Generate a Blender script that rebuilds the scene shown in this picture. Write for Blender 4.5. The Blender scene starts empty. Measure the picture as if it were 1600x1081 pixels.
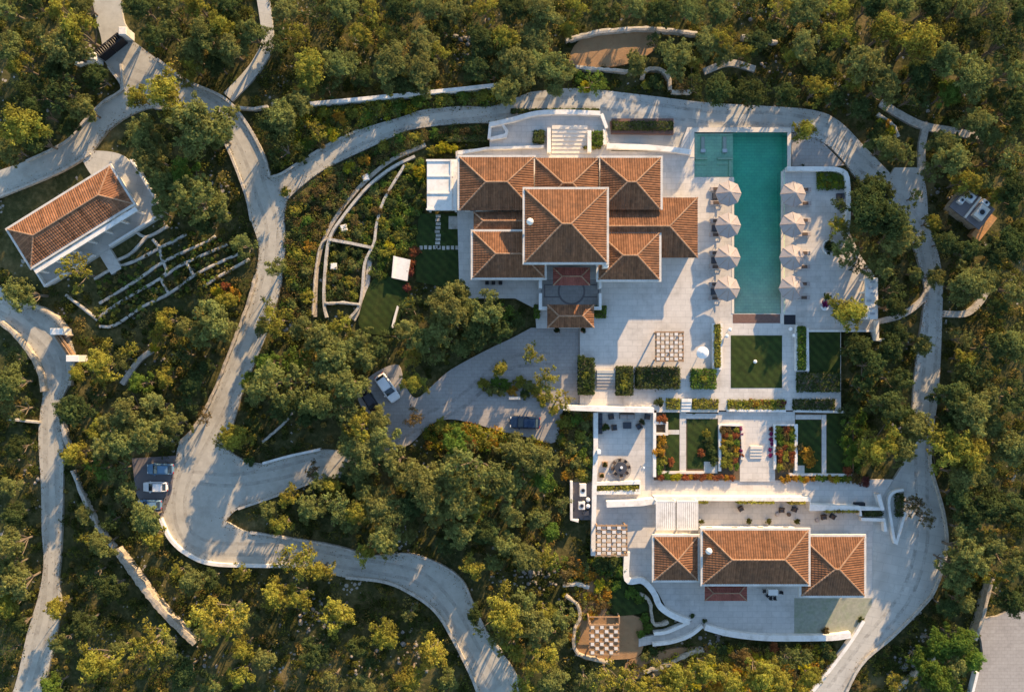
import bpy, math, random
import numpy as np
from mathutils import Vector, Matrix
from mathutils.geometry import tessellate_polygon

S = bpy.context.scene
COL = S.collection
RNG = random.Random(7)
H = 120.0                      # drone height, metres

# ------------------------------------------------------------------ camera
cd = bpy.data.cameras.new('camera'); cam = bpy.data.objects.new('camera', cd); COL.objects.link(cam)
cam.location = (0, 0, H); cd.sensor_width = 36; cd.lens = 36*H/160.0; cd.clip_end = 6000; cd.clip_start = 1
S.camera = cam
# ------------------------------------------------------------------ light
SUN_EL = math.radians(17.5)
sx, sy = 0.46, 0.888                       # horizontal direction towards the sun (image right, image up)
w = bpy.data.worlds.new('World'); S.world = w; w.use_nodes = True
nt = w.node_tree; bg = nt.nodes['Background']
sky = nt.nodes.new('ShaderNodeTexSky'); sky.sky_type = 'NISHITA'; sky.sun_disc = False
sky.sun_elevation = SUN_EL; sky.sun_rotation = math.atan2(sx, sy); sky.ozone_density = 2.2; sky.dust_density = .4; sky.air_density = 1.2
nt.links.new(sky.outputs[0], bg.inputs[0]); bg.inputs[1].default_value = 0.15
sd = bpy.data.lights.new('sun', 'SUN'); sun = bpy.data.objects.new('sun', sd); COL.objects.link(sun)
sd.energy = 5.0; sd.angle = math.radians(0.6); sd.color = (1.0, 0.69, 0.37)
dv = Vector((sx*math.cos(SUN_EL), sy*math.cos(SUN_EL), math.sin(SUN_EL)))
sun.rotation_euler = dv.to_track_quat('Z', 'Y').to_euler(); sun.location = dv*100
vs = S.view_settings; vs.view_transform = 'Standard'; vs.look = 'None'; vs.gamma = 1; vs.use_curve_mapping = False
vs.exposure = 1.1
S.render.film_transparent = False

# ------------------------------------------------------------------ helpers
def W(px, py, z=0.0):
    k = (H-z)/H/10.0
    return ((px-800)*k, (540.5-py)*k)

def tag(o, label=None, cat=None, group=None, kind=None):
    if label: o['label'] = label
    if cat: o['category'] = cat
    if group: o['group'] = group
    if kind: o['kind'] = kind
    return o

class M:
    """collects shapes into one mesh"""
    def __init__(s): s.v = []; s.f = []; s.a = []; s.cur = 0.5
    def poly(s, pts, a=None):
        n = len(s.v); s.v += [tuple(p) for p in pts]; s.f.append(tuple(range(n, n+len(pts)))); s.a.append(s.cur if a is None else a)
    def box(s, x0, y0, z0, x1, y1, z1):
        n = len(s.v)
        s.v += [(x0,y0,z0),(x1,y0,z0),(x1,y1,z0),(x0,y1,z0),(x0,y0,z1),(x1,y0,z1),(x1,y1,z1),(x0,y1,z1)]
        for q in ((0,3,2,1),(4,5,6,7),(0,1,5,4),(1,2,6,5),(2,3,7,6),(3,0,4,7)):
            s.f.append(tuple(n+i for i in q)); s.a.append(s.cur)
        return s
    def bbox(s, x0, y0, z0, x1, y1, z1, b=.03):
        """box with a chamfered top edge"""
        return s.loft([[(x0,y0,z0),(x1,y0,z0),(x1,y1,z0),(x0,y1,z0)],
                [(x0,y0,z1-b),(x1,y0,z1-b),(x1,y1,z1-b),(x0,y1,z1-b)],
                [(x0+b,y0+b,z1),(x1-b,y0+b,z1),(x1-b,y1-b,z1),(x0+b,y1-b,z1)]])
    def loft(s, rings, caps=True):
        n = len(s.v); k = len(rings[0])
        for r in rings: s.v += [tuple(p) for p in r]
        for i in range(len(rings)-1):
            for j in range(k):
                a, b = n+i*k+j, n+i*k+(j+1) % k
                s.f.append((a, b, b+k, a+k)); s.a.append(s.cur)
        if caps:
            s.f.append(tuple(n+j for j in reversed(range(k)))); s.a.append(s.cur)
            m = n+(len(rings)-1)*k
            s.f.append(tuple(m+j for j in range(k))); s.a.append(s.cur)
        return s
    def prism(s, pts, z0, z1, holes=()):
        loops = [list(pts)]+[list(h) for h in holes]
        area = lambda p: sum(p[i][0]*p[(i+1) % len(p)][1]-p[(i+1) % len(p)][0]*p[i][1] for i in range(len(p)))
        if area(loops[0]) < 0: loops[0].reverse()
        for h in loops[1:]:
            if area(h) > 0: h.reverse()
        flat = [p for l in loops for p in l]; n = len(s.v)
        s.v += [(p[0], p[1], z1) for p in flat]
        for t in tessellate_polygon([[Vector((p[0], p[1], 0)) for p in l] for l in loops]):
            a, b, c = (flat[i] for i in t)
            if (b[0]-a[0])*(c[1]-a[1])-(b[1]-a[1])*(c[0]-a[0]) < 0: t = (t[0], t[2], t[1])
            s.f.append(tuple(n+i for i in t)); s.a.append(s.cur)
        for l in loops:
            for i in range(len(l)):
                p, q = l[i], l[(i+1) % len(l)]
                s.poly([(p[0],p[1],z0),(q[0],q[1],z0),(q[0],q[1],z1),(p[0],p[1],z1)])
        return s
    def cyl(s, cx, cy, z0, z1, r0, r1=None, n=12):
        r1 = r0 if r1 is None else r1
        ring = lambda r, z: [(cx+r*math.cos(6.28319*i/n), cy+r*math.sin(6.28319*i/n), z) for i in range(n)]
        return s.loft([ring(r0, z0), ring(r1, z1)])
    def lathe(s, cx, cy, prof, n=14):
        return s.loft([[(cx+r*math.cos(6.28319*i/n), cy+r*math.sin(6.28319*i/n), z) for i in range(n)] for r, z in prof])
    def tube(s, pts, r0, r1=None, n=6):
        r1 = r0 if r1 is None else r1; rings = []
        P = [Vector(p) for p in pts]
        for i, p in enumerate(P):
            d = (P[min(i+1, len(P)-1)]-P[max(i-1, 0)]).normalized()
            u = d.orthogonal().normalized() if abs(d.z) > .9 else d.cross(Vector((0,0,1))).normalized()
            v = d.cross(u); r = r0+(r1-r0)*i/max(1, len(P)-1)
            rings.append([p+u*r*math.cos(6.28319*k/n)+v*r*math.sin(6.28319*k/n) for k in range(n)])
        return s.loft(rings)
    def build(s, name, mat, parent=None, local=False, label=None, cat=None, group=None, kind=None, smooth=False):
        V = np.array(s.v, dtype=np.float64)
        if parent is not None:
            off = np.zeros(3)
            if not local:
                q = parent
                while q is not None: off = off+np.array(q.location); q = q.parent
        elif local: off = np.zeros(3)
        else:
            lo, hi = V.min(0), V.max(0); off = np.array([(lo[0]+hi[0])/2, (lo[1]+hi[1])/2, lo[2]])
        me = bpy.data.meshes.new(name); me.from_pydata((V-off).tolist(), [], s.f)
        at = me.attributes.new('rnd', 'FLOAT', 'FACE'); at.data.foreach_set('value', np.array(s.a, dtype=np.float32))
        me.materials.append(mat)
        if smooth: me.polygons.foreach_set('use_smooth', np.ones(len(me.polygons), dtype=bool))
        me.update()
        o = bpy.data.objects.new(name, me); COL.objects.link(o)
        if parent is not None: o.parent = parent
        else: o.location = off
        tag(o, label, cat, group, kind)
        return o

def thing(name, label, cat, x, y, z=0.0, rz=0.0, group=None):
    o = bpy.data.objects.new(name, None); COL.objects.link(o); o.empty_display_size = .3
    o.location = (x, y, z); o.rotation_euler = (0, 0, rz)
    return tag(o, label, cat, group)

def dup(o, parent=None):
    c = o.copy(); COL.objects.link(c)
    if parent is not None: c.parent = parent
    for ch in o.children: dup(ch, c)
    return c

def catmull(pts, n=5, closed=False):
    P = [np.array(p, float) for p in pts]; out = []; N = len(P)
    for i in range(N if closed else N-1):
        p0 = P[(i-1) % N] if closed or i > 0 else 2*P[0]-P[1]
        p1, p2 = P[i], P[(i+1) % N]
        p3 = P[(i+2) % N] if closed or i+2 < N else 2*P[-1]-P[-2]
        for k in range(n):
            t = k/n
            out.append(tuple(.5*((2*p1)+(-p0+p2)*t+(2*p0-5*p1+4*p2-p3)*t*t+(-p0+3*p1-3*p2+p3)*t**3)))
    if not closed: out.append(tuple(P[-1]))
    return out

def band(pts, wd):
    """left and right offset points of a polyline (world)"""
    L, R = [], []
    for i in range(len(pts)):
        a, b = pts[max(i-1, 0)], pts[min(i+1, len(pts)-1)]
        dx, dy = b[0]-a[0], b[1]-a[1]; l = math.hypot(dx, dy) or 1
        nx, ny = -dy/l*wd/2, dx/l*wd/2
        m = 1.0
        if 0 < i < len(pts)-1:
            p = pts[i]; e = (p[0]-a[0], p[1]-a[1]); le = math.hypot(*e) or 1
            c = abs((e[0]*dx+e[1]*dy)/(le*l)); m = min(1.5, 1/max(c, .5))
        L.append((pts[i][0]+nx*m, pts[i][1]+ny*m)); R.append((pts[i][0]-nx*m, pts[i][1]-ny*m))
    return L, R

# ------------------------------------------------------------------ materials
def mat(name, col, rough=.8, var=.12, scale=1.5, bump=.0, bscale=8, metal=0, rnd=.0, stain=None, stain_scale=.25, spec=.3, coords='Object'):
    m = bpy.data.materials.new(name); m.use_nodes = True; t = m.node_tree; N = t.nodes; Lk = t.links
    b = N['Principled BSDF']; b.inputs['Roughness'].default_value = rough; b.inputs['Metallic'].default_value = metal
    b.inputs['Specular IOR Level'].default_value = spec
    geo = N.new('ShaderNodeNewGeometry')
    n1 = N.new('ShaderNodeTexNoise'); n1.inputs['Scale'].default_value = scale; n1.inputs['Detail'].default_value = 6; n1.inputs['Roughness'].default_value = .65
    Lk.new(geo.outputs['Position'], n1.inputs['Vector'])
    mr = N.new('ShaderNodeMapRange'); mr.inputs[1].default_value = .25; mr.inputs[2].default_value = .75
    mr.inputs[3].default_value = 1-var; mr.inputs[4].default_value = 1+var
    Lk.new(n1.outputs[0], mr.inputs[0]); last = mr.outputs[0]
    if rnd:
        at = N.new('ShaderNodeAttribute'); at.attribute_name = 'rnd'
        r2 = N.new('ShaderNodeMapRange'); r2.inputs[3].default_value = 1-rnd; r2.inputs[4].default_value = 1+rnd
        Lk.new(at.outputs['Fac'], r2.inputs[0])
        mm = N.new('ShaderNodeMath'); mm.operation = 'MULTIPLY'; Lk.new(last, mm.inputs[0]); Lk.new(r2.outputs[0], mm.inputs[1]); last = mm.outputs[0]
    base = N.new('ShaderNodeRGB'); base.outputs[0].default_value = (*col, 1); csrc = base.outputs[0]
    if stain:
        n2 = N.new('ShaderNodeTexNoise'); n2.inputs['Scale'].default_value = stain_scale; n2.inputs['Detail'].default_value = 8
        n2.inputs['Roughness'].default_value = .7
        Lk.new(geo.outputs['Position'], n2.inputs['Vector'])
        rr = N.new('ShaderNodeMapRange'); rr.inputs[1].default_value = .48; rr.inputs[2].default_value = .68
        Lk.new(n2.outputs[0], rr.inputs[0])
        mx = N.new('ShaderNodeMix'); mx.data_type = 'RGBA'
        Lk.new(rr.outputs[0], mx.inputs[0]); Lk.new(csrc, mx.inputs[6]); mx.inputs[7].default_value = (*stain, 1); csrc = mx.outputs[2]
    vm = N.new('ShaderNodeVectorMath'); vm.operation = 'SCALE'
    Lk.new(csrc, vm.inputs[0]); Lk.new(last, vm.inputs['Scale']); Lk.new(vm.outputs[0], b.inputs['Base Color'])
    if bump:
        n3 = N.new('ShaderNodeTexNoise'); n3.inputs['Scale'].default_value = bscale; n3.inputs['Detail'].default_value = 5
        Lk.new(geo.outputs['Position'], n3.inputs['Vector'])
        bp = N.new('ShaderNodeBump'); bp.inputs['Strength'].default_value = bump; bp.inputs['Distance'].default_value = .06
        Lk.new(n3.outputs[0], bp.inputs['Height']); Lk.new(bp.outputs[0], b.inputs['Normal'])
    return m

def grid_joints(m, size, dark=.8, wd=.03, rot=0):
    """recessed paving joints and slab-to-slab tone on a paving material"""
    t = m.node_tree; N = t.nodes; Lk = t.links; b = N['Principled BSDF']
    src = b.inputs['Base Color'].links[0].from_socket
    geo = N.new('ShaderNodeNewGeometry'); br = N.new('ShaderNodeTexBrick')
    mp = N.new('ShaderNodeMapping'); mp.inputs['Rotation'].default_value = (0, 0, rot)
    Lk.new(geo.outputs['Position'], mp.inputs[0]); Lk.new(mp.outputs[0], br.inputs[0])
    br.inputs['Scale'].default_value = 1; br.inputs['Brick Width'].default_value = size; br.inputs['Row Height'].default_value = size*.6
    br.inputs['Mortar Size'].default_value = wd; br.inputs['Mortar Smooth'].default_value = .3
    br.inputs['Color1'].default_value = (1,1,1,1); br.inputs['Color2'].default_value = (.92,.92,.92,1); br.inputs['Mortar'].default_value = (dark,dark,dark,1)
    mx = N.new('ShaderNodeMix'); mx.data_type = 'RGBA'; mx.blend_type = 'MULTIPLY'; mx.inputs[0].default_value = 1
    Lk.new(src, mx.inputs[6]); Lk.new(br.outputs[0], mx.inputs[7]); Lk.new(mx.outputs[2], b.inputs['Base Color'])
    return m

MAT = dict(
  concrete = mat('concrete', (.43,.405,.345), .9, .14, .9, .25, 6, stain=(.345,.32,.27), stain_scale=.25),
  upper_conc = mat('pale_concrete', (.50,.48,.43), .9, .16, 1.2, .3, 5, stain=(.39,.37,.33), stain_scale=.3),
  drive = mat('driveway_paving', (.36,.335,.31), .9, .12, 1.5, .2, 6, stain=(.31,.285,.265), stain_scale=.2),
  deck = mat('pale_stone_paving', (.59,.55,.50), .75, .08, 1.2, .1, 10, stain=(.46,.425,.38), stain_scale=.28),
  eave = mat('weathered_eave_render', (.60,.565,.51), .9, .1, 2.5, stain=(.45,.42,.37), stain_scale=.7),
  panel = mat('canvas_panel', (.60,.56,.52), .9, .12, 1.5),
  cream = mat('cream_stone', (.66,.59,.50), .8, .08, 2, .1, 10),
  white = mat('white_render', (.76,.73,.68), .85, .08, 2.5, .08, 12, stain=(.58,.545,.49), stain_scale=.6),
  stonewall = mat('rubble_stone', (.42,.36,.28), .95, .35, 3.2, .9, 5, stain=(.26,.22,.17), stain_scale=1.1),
  palewall = mat('limewashed_stone', (.46,.42,.36), .95, .3, 3.0, .7, 5, stain=(.29,.26,.21), stain_scale=.8),
  tile = mat('terracotta_tile', (.215,.100,.050), .9, .28, 1.6, .0, rnd=.30, stain=(.15,.078,.045), stain_scale=.45, spec=.2),
  oldtile = mat('weathered_tile', (.26,.12,.06), .9, .38, 1.0, .0, rnd=.45, stain=(.19,.10,.06), stain_scale=.5, spec=.2),
  porch = mat('dark_red_tile', (.27,.085,.06), .85, .15, 1.5, rnd=.25, spec=.2),
  cap = mat('ridge_mortar_tile', (.33,.20,.125), .9, .15, 2.5, rnd=.15, spec=.2),
  soil = mat('garden_soil', (.11,.075,.045), .95, .4, 1.2, .6, 6, stain=(.17,.12,.07), stain_scale=.4),
  lawn = mat('lawn_grass', (.024,.042,.007), .95, .4, .9, .6, 30, stain=(.042,.055,.010), stain_scale=.6),
  dirt = mat('bare_earth', (.34,.20,.10), .95, .3, 1.0, .6, 5, stain=(.22,.15,.08), stain_scale=.5),
  drygrass = mat('dry_grass', (.23,.18,.07), .95, .4, 1.6, .7, 7, stain=(.13,.13,.045), stain_scale=.5),
  permeable = mat('grass_pavers', (.30,.30,.23), .95, .2, 2.2, .4, 9, stain=(.24,.27,.17), stain_scale=.7),
  wood = mat('pergola_timber', (.30,.19,.11), .8, .2, 3),
  darkwood = mat('dark_decking', (.16,.09,.07), .7, .2, 3),
  fabric = mat('cream_canvas', (.36,.315,.295), .9, .10, 2),
  offwhite = mat('white_fabric', (.80,.78,.75), .9, .04, 4),
  cushion = mat('charcoal_cushion', (.055,.06,.075), .9, .15, 5),
  brownwick = mat('brown_wicker', (.10,.07,.055), .8, .2, 6),
  black = mat('black_metal', (.018,.018,.022), .5, .1, 3),
  steel = mat('grey_metal', (.42,.43,.44), .45, .1, 3, metal=.6),
  glass = mat('dark_window_glass', (.02,.03,.04), .08, .05, 2, spec=.8),
  carwhite = mat('white_car_paint', (.80,.80,.80), .25, .01, 2, spec=.6),
  carblue = mat('blue_grey_car_paint', (.13,.24,.36), .25, .02, 2, spec=.6),
  carnavy = mat('navy_car_paint', (.012,.03,.075), .2, .02, 2, spec=.6),
  carblack = mat('black_car_paint', (.012,.012,.016), .2, .02, 2, spec=.6),
  rubber = mat('tyre_rubber', (.02,.02,.02), .9, .1, 3),
  lamp = mat('lamp_lens', (.75,.75,.72), .2, .02, 3),
  redlamp = mat('red_lens', (.4,.02,.02), .2, .02, 3),
  joint = mat('dark_paving_inlay', (.17,.15,.15), .8, .1, 3),
  pooltile = mat('pool_tile', (.66,.78,.52), .6, .16, .5, stain=(.56,.70,.50), stain_scale=.35),
  pot = mat('terracotta_pot', (.38,.20,.12), .8, .1, 3),
  rock = mat('limestone_rock', (.22,.20,.175), .95, .3, 2.5, .6, 4, rnd=.25),
  bark = mat('olive_bark', (.17,.135,.10), .95, .3, 4, .5, 6),
)
def mown(m):
    t = m.node_tree; N = t.nodes; Lk = t.links; b = N['Principled BSDF']; src = b.inputs['Base Color'].links[0].from_socket
    geo = N.new('ShaderNodeNewGeometry'); wv = N.new('ShaderNodeTexWave'); wv.inputs['Scale'].default_value = .42; wv.inputs['Distortion'].default_value = .8; wv.bands_direction = 'DIAGONAL'
    Lk.new(geo.outputs['Position'], wv.inputs[0]); mr = N.new('ShaderNodeMapRange'); mr.inputs[3].default_value = .85; mr.inputs[4].default_value = 1.2; Lk.new(wv.outputs['Fac'], mr.inputs[0])
    vm = N.new('ShaderNodeVectorMath'); vm.operation = 'SCALE'; Lk.new(src, vm.inputs[0]); Lk.new(mr.outputs[0], vm.inputs['Scale']); Lk.new(vm.outputs[0], b.inputs['Base Color'])
mown(MAT['lawn'])
MAT['rustbank'] = mat('orange_earth', (.46,.24,.10), .95, .3, 1.5, .6, 5, stain=(.33,.20,.10), stain_scale=.6)
grid_joints(MAT['deck'], 1.5, .78, .035)
grid_joints(MAT['drive'], .9, .80, .035)
grid_joints(MAT['upper_conc'], 2.4, .84, .05, .2)
grid_joints(MAT['pooltile'], .8, .80, .04)

def foliage_mat():
    m = bpy.data.materials.new('foliage'); m.use_nodes = True; t = m.node_tree; N = t.nodes; Lk = t.links
    N.remove(N['Principled BSDF']); out = N['Material Output']
    oi = N.new('ShaderNodeObjectInfo'); at = N.new('ShaderNodeAttribute'); at.attribute_name = 'rnd'
    mr = N.new('ShaderNodeMapRange'); mr.inputs[3].default_value = .55; mr.inputs[4].default_value = 1.45
    Lk.new(at.outputs['Fac'], mr.inputs[0])
    hs = N.new('ShaderNodeHueSaturation')
    hr = N.new('ShaderNodeMapRange'); hr.inputs[3].default_value = .482; hr.inputs[4].default_value = .518
    Lk.new(at.outputs['Fac'], hr.inputs[0]); Lk.new(hr.outputs[0], hs.inputs['Hue'])
    Lk.new(mr.outputs[0], hs.inputs['Value']); Lk.new(oi.outputs['Color'], hs.inputs['Color'])
    d = N.new('ShaderNodeBsdfDiffuse'); tr = N.new('ShaderNodeBsdfTranslucent'); mx = N.new('ShaderNodeMixShader'); mx.inputs[0].default_value = .42
    Lk.new(hs.outputs[0], d.inputs[0]); Lk.new(hs.outputs[0], tr.inputs[0]); Lk.new(d.outputs[0], mx.inputs[1]); Lk.new(tr.outputs[0], mx.inputs[2])
    Lk.new(mx.outputs[0], out.inputs[0])
    return m
MAT['leaf'] = foliage_mat()

def ground_mat():
    m = bpy.data.materials.new('hillside_ground'); m.use_nodes = True; t = m.node_tree; N = t.nodes; Lk = t.links; b = N['Principled BSDF']
    b.inputs['Roughness'].default_value = .95; b.inputs['Specular IOR Level'].default_value = .1
    geo = N.new('ShaderNodeNewGeometry')
    def noise(sc, det=8, ro=.65):
        n = N.new('ShaderNodeTexNoise'); n.inputs['Scale'].default_value = sc; n.inputs['Detail'].default_value = det; n.inputs['Roughness'].default_value = ro
        Lk.new(geo.outputs['Position'], n.inputs['Vector']); return n
    def ramp(src, stops):
        r = N.new('ShaderNodeValToRGB'); e = r.color_ramp.elements
        e[0].position, e[0].color = stops[0][0], (*stops[0][1], 1); e[1].position, e[1].color = stops[-1][0], (*stops[-1][1], 1)
        for p, c in stops[1:-1]:
            x = e.new(p); x.color = (*c, 1)
        Lk.new(src, r.inputs[0]); return r
    a = ramp(noise(.13).outputs[0], [(.36,(.030,.036,.013)), (.5,(.062,.060,.022)), (.6,(.14,.11,.045)), (.70,(.30,.21,.095))])
    c = ramp(noise(1.4).outputs[0], [(.38,(.034,.044,.013)), (.5,(.07,.07,.024)), (.64,(.17,.145,.06))])
    mx = N.new('ShaderNodeMix'); mx.data_type = 'RGBA'; mx.inputs[0].default_value = .5
    Lk.new(a.outputs[0], mx.inputs[6]); Lk.new(c.outputs[0], mx.inputs[7])
    # pale stones
    vo = N.new('ShaderNodeTexVoronoi'); vo.inputs['Scale'].default_value = 1.3; Lk.new(geo.outputs['Position'], vo.inputs['Vector'])
    n4 = noise(.18); th = N.new('ShaderNodeMapRange'); th.inputs[1].default_value = .52; th.inputs[2].default_value = .66; th.inputs[3].default_value = .0; th.inputs[4].default_value = .42
    Lk.new(n4.outputs[0], th.inputs[0])
    lt = N.new('ShaderNodeMath'); lt.operation = 'LESS_THAN'; Lk.new(vo.outputs['Distance'], lt.inputs[0]); Lk.new(th.outputs[0], lt.inputs[1])
    m2 = N.new('ShaderNodeMix'); m2.data_type = 'RGBA'; Lk.new(lt.outputs[0], m2.inputs[0]); Lk.new(mx.outputs[2], m2.inputs[6]); m2.inputs[7].default_value = (.36,.32,.27,1)
    Lk.new(m2.outputs[2], b.inputs['Base Color'])
    bp = N.new('ShaderNodeBump'); bp.inputs['Strength'].default_value = .8; bp.inputs['Distance'].default_value = .15
    Lk.new(noise(2.2).outputs[0], bp.inputs['Height']); Lk.new(bp.outputs[0], b.inputs['Normal'])
    return m
MAT['ground'] = ground_mat()

def water_mat():
    m = bpy.data.materials.new('pool_water'); m.use_nodes = True; t = m.node_tree; N = t.nodes; Lk = t.links
    N.remove(N['Principled BSDF']); out = N['Material Output']
    tr = N.new('ShaderNodeBsdfTransparent'); gl = N.new('ShaderNodeBsdfGlossy'); gl.inputs['Roughness'].default_value = .03
    fr = N.new('ShaderNodeFresnel'); fr.inputs[0].default_value = 1.33
    geo = N.new('ShaderNodeNewGeometry'); n = N.new('ShaderNodeTexNoise'); n.inputs['Scale'].default_value = 2.5; n.inputs['Detail'].default_value = 3
    Lk.new(geo.outputs['Position'], n.inputs['Vector'])
    bp = N.new('ShaderNodeBump'); bp.inputs['Strength'].default_value = .15; bp.inputs['Distance'].default_value = .05
    Lk.new(n.outputs[0], bp.inputs['Height']); Lk.new(bp.outputs[0], gl.inputs['Normal'])
    mx = N.new('ShaderNodeMixShader'); Lk.new(fr.outputs[0], mx.inputs[0]); Lk.new(tr.outputs[0], mx.inputs[1]); Lk.new(gl.outputs[0], mx.inputs[2])
    Lk.new(mx.outputs[0], out.inputs['Surface'])
    ab = N.new('ShaderNodeVolumeAbsorption'); ab.inputs['Color'].default_value = (.0,.92,.86,1); ab.inputs['Density'].default_value = .34
    Lk.new(ab.outputs[0], out.inputs['Volume'])
    return m
MAT['water'] = water_mat()

# ------------------------------------------------------------------ the setting: ground sheet, roads, paving
PAVED = []      # pixel polygons where nothing wild grows
def inside(poly, X, Y):
    P = np.array(poly); r = np.zeros(len(X), bool); j = len(P)-1
    for i in range(len(P)):
        xi, yi, xj, yj = P[i,0], P[i,1], P[j,0], P[j,1]
        c = ((yi > Y) != (yj > Y)) & (X < (xj-xi)*(Y-yi)/(yj-yi+1e-12)+xi); r ^= c; j = i
    return r

POOL = [(1085,207),(1230,207),(1230,264),(1223,266),(1220,490),(1147,490),(1147,277),(1085,277)]
def make_ground():
    fx = np.arange(-98, 98.01, .75); fy = np.arange(-72, 72.01, .75)
    ext = np.array([3, 8, 18, 40, 90, 200, 450, 900.])
    X = np.concatenate([-98-ext[::-1], fx, 98+ext]); Y = np.concatenate([-72-ext[::-1], fy, 72+ext])
    gx, gy = np.meshgrid(X, Y); rg = np.random.default_rng(3)
    z = np.zeros_like(gx)
    for k in range(26):
        f = rg.uniform(.12, 1.1); a = rg.uniform(0, 6.28); z += np.sin((gx*math.cos(a)+gy*math.sin(a))*f+rg.uniform(0, 6.28))*.10/(f+.25)
    z = -.16-np.clip(z-z.min(), 0, None)*.16
    V = np.stack([gx.ravel(), gy.ravel(), z.ravel()], 1); nx, ny = len(X), len(Y)
    i = (np.arange(ny-1)[:, None]*nx+np.arange(nx-1)).ravel()
    F = np.stack([i, i+1, i+nx+1, i+nx], 1)
    c = V[F].mean(1); px = c[:, 0]*10+800; py = 540.5-c[:, 1]*10
    big = [(1076,198),(1240,198),(1240,272),(1232,272),(1230,498),(1138,498),(1138,286),(1076,286)]
    F = F[~inside(big, px, py)]
    me = bpy.data.meshes.new('ground'); me.from_pydata(V.tolist(), [], F.tolist()); me.materials.append(MAT['ground'])
    me.polygons.foreach_set('use_smooth', np.ones(len(F), bool)); me.update()
    o = bpy.data.objects.new('ground', me); COL.objects.link(o); tag(o, kind='structure')
make_ground()

def slab(name, px, z1, m, z0=-.9, smooth=False, holes=(), kind='structure', paved=True, **kw):
    P = catmull(px, 4, True) if smooth else px
    if paved: PAVED.append(P)
    g = M(); g.prism([W(x, y, z1) for x, y in P], z0, z1, [[W(x, y, z1) for x, y in h] for h in holes])
    return g.build(name, m, kind=kind, **kw)
def rect(x0, y0, x1, y1): return [(x0,y0),(x1,y0),(x1,y1),(x0,y1)]

ROAD_LEFT = [(162,95),(168,103),(190,138),(162,158),(130,190),(110,215),(83,232),(40,252),(0,266),(-60,288)]
ROAD_W = [(-60,330),(0,306),(60,282),(100,264),(140,240),(160,215),(173,200),(200,182),(240,168),(290,172),(328,195),(350,222),(368,262),(385,310),(392,345)]
DRIVE_W = [(392,345),(403,378),(404,400),(399,430),(391,462),(377,502),(355,558),(331,618),(305,665),(280,692),(271,735),(258,780),(250,810)]
LOWER_S = [(250,810),(265,842),(292,866),(330,881),(400,884),(460,884),(540,902),(600,909),(640,926),(680,955),(710,1003),(738,1060),(756,1110)]
LOWER_N = [(828,1110),(808,1055),(785,1020),(760,988),(738,942),(722,908),(690,884),(640,866),(580,870),(520,853),(450,841),(390,832),(352,814)]
LANE_S = [(352,814),(372,795),(430,775),(490,752),(540,745)]
LANE_N = [(545,706),(500,702),(450,713),(410,724),(375,715),(352,700)]
DRIVE_E = [(352,700),(357,688),(368,650),(380,610),(397,570),(417,520),(437,455),(442,420),(446,380),(444,340),(449,312)]
NE_S = [(449,312),(470,292),(505,266),(560,239),(610,216),(640,203),(700,195),(760,192),(802,195)]
NE_N = [(828,144),(770,166),(720,166),(660,172),(630,182),(560,203),(520,222),(492,238),(465,255),(440,271),(421,277)]
ROAD_E = [(421,277),(412,245),(395,210),(372,175),(345,150),(290,125),(245,92),(205,62)]
main = []
for seg in (ROAD_LEFT, ROAD_W, DRIVE_W, LOWER_S, LOWER_N, LANE_S, LANE_N, DRIVE_E, NE_S, NE_N, ROAD_E,
            [(205,62),(200,45),(192,28),(186,-30)], [(138,-30),(150,30),(158,60),(162,95)]):
    main += catmull(seg, 4)
main = [p for i, p in enumerate(main) if i == 0 or math.hypot(p[0]-main[i-1][0], p[1]-main[i-1][1]) > .5]
slab('road', main, .04, MAT['concrete'])
UP_N = [(828,144),(900,138),(1000,148),(1100,160),(1180,165),(1270,172),(1312,190),(1350,228),(1392,272)]
UP_E = [(1440,262),(1448,300),(1452,350),(1466,395),(1473,440),(1472,500),(1470,560),(1466,620),(1456,690),(1455,728),(1475,800),(1480,860),(1462,920),(1440,950),(1395,995),(1345,1040),(1310,1110)]
UP_SW = [(1246,1110),(1298,1045),(1330,1002),(1350,970)]
UP_W = [(1418,715),(1424,660),(1428,600),(1433,550),(1441,500),(1445,455),(1438,420),(1425,380),(1405,335),(1380,312),(1352,290),(1335,275),(1315,248),(1290,225),(1262,212),(1235,206)]
up = catmull(UP_N, 4)+[(1398,262)]+catmull(UP_E, 4)+catmull(UP_SW, 4)+[(1362,930),(1360,840),(1362,800),(1380,775),(1396,750)]+catmull(UP_W, 4)+[(1070,206),(1070,234),(955,234),(948,206),(940,184),(838,184),(802,195)]
slab('upper_road', up, .048, MAT['upper_conc'])
LEFT_E = [(-60,420),(0,448),(30,474),(60,481),(90,500),(106,525),(117,560),(113,590),(100,615),(91,640),(95,670),(99,690),(98,780),(95,860),(92,900),(95,950),(86,1000),(74,1050),(60,1110)]
LEFT_W = [(0,1110),(22,1075),(42,990),(60,930),(68,880),(65,830),(64,760),(60,690),(62,650),(67,612),(61,580),(45,550),(20,520),(0,504),(-60,470)]
slab('left_road', catmull(LEFT_E, 4)+catmull(LEFT_W, 4), .044, MAT['concrete'])
slab('corner_road', catmull([(1530,972),(1560,962),(1640,940),(1640,1110),(1532,1110),(1526,1060),(1536,1020)], 3, True), .036, MAT['drive'])
drive = catmull([(905,640),(880,640),(868,690),(830,684),(780,673),(735,660),(700,655),(672,664),(640,694),(600,710),(545,744)], 4)+[(541,706)]+ \
        catmull([(541,706),(580,690),(608,660),(600,650),(575,645),(560,626),(562,604),(590,580),(622,570),(632,600),(650,622),(680,598),(705,577),(760,547),(800,528),(830,512)], 4)+[(905,512)]
slab('driveway', drive, .056, MAT['drive'])
slab('forecourt', catmull([(128,240),(160,236),(192,243),(206,262),(200,285),(160,285),(140,270)], 4, True), .060, MAT['upper_conc'])
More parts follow.
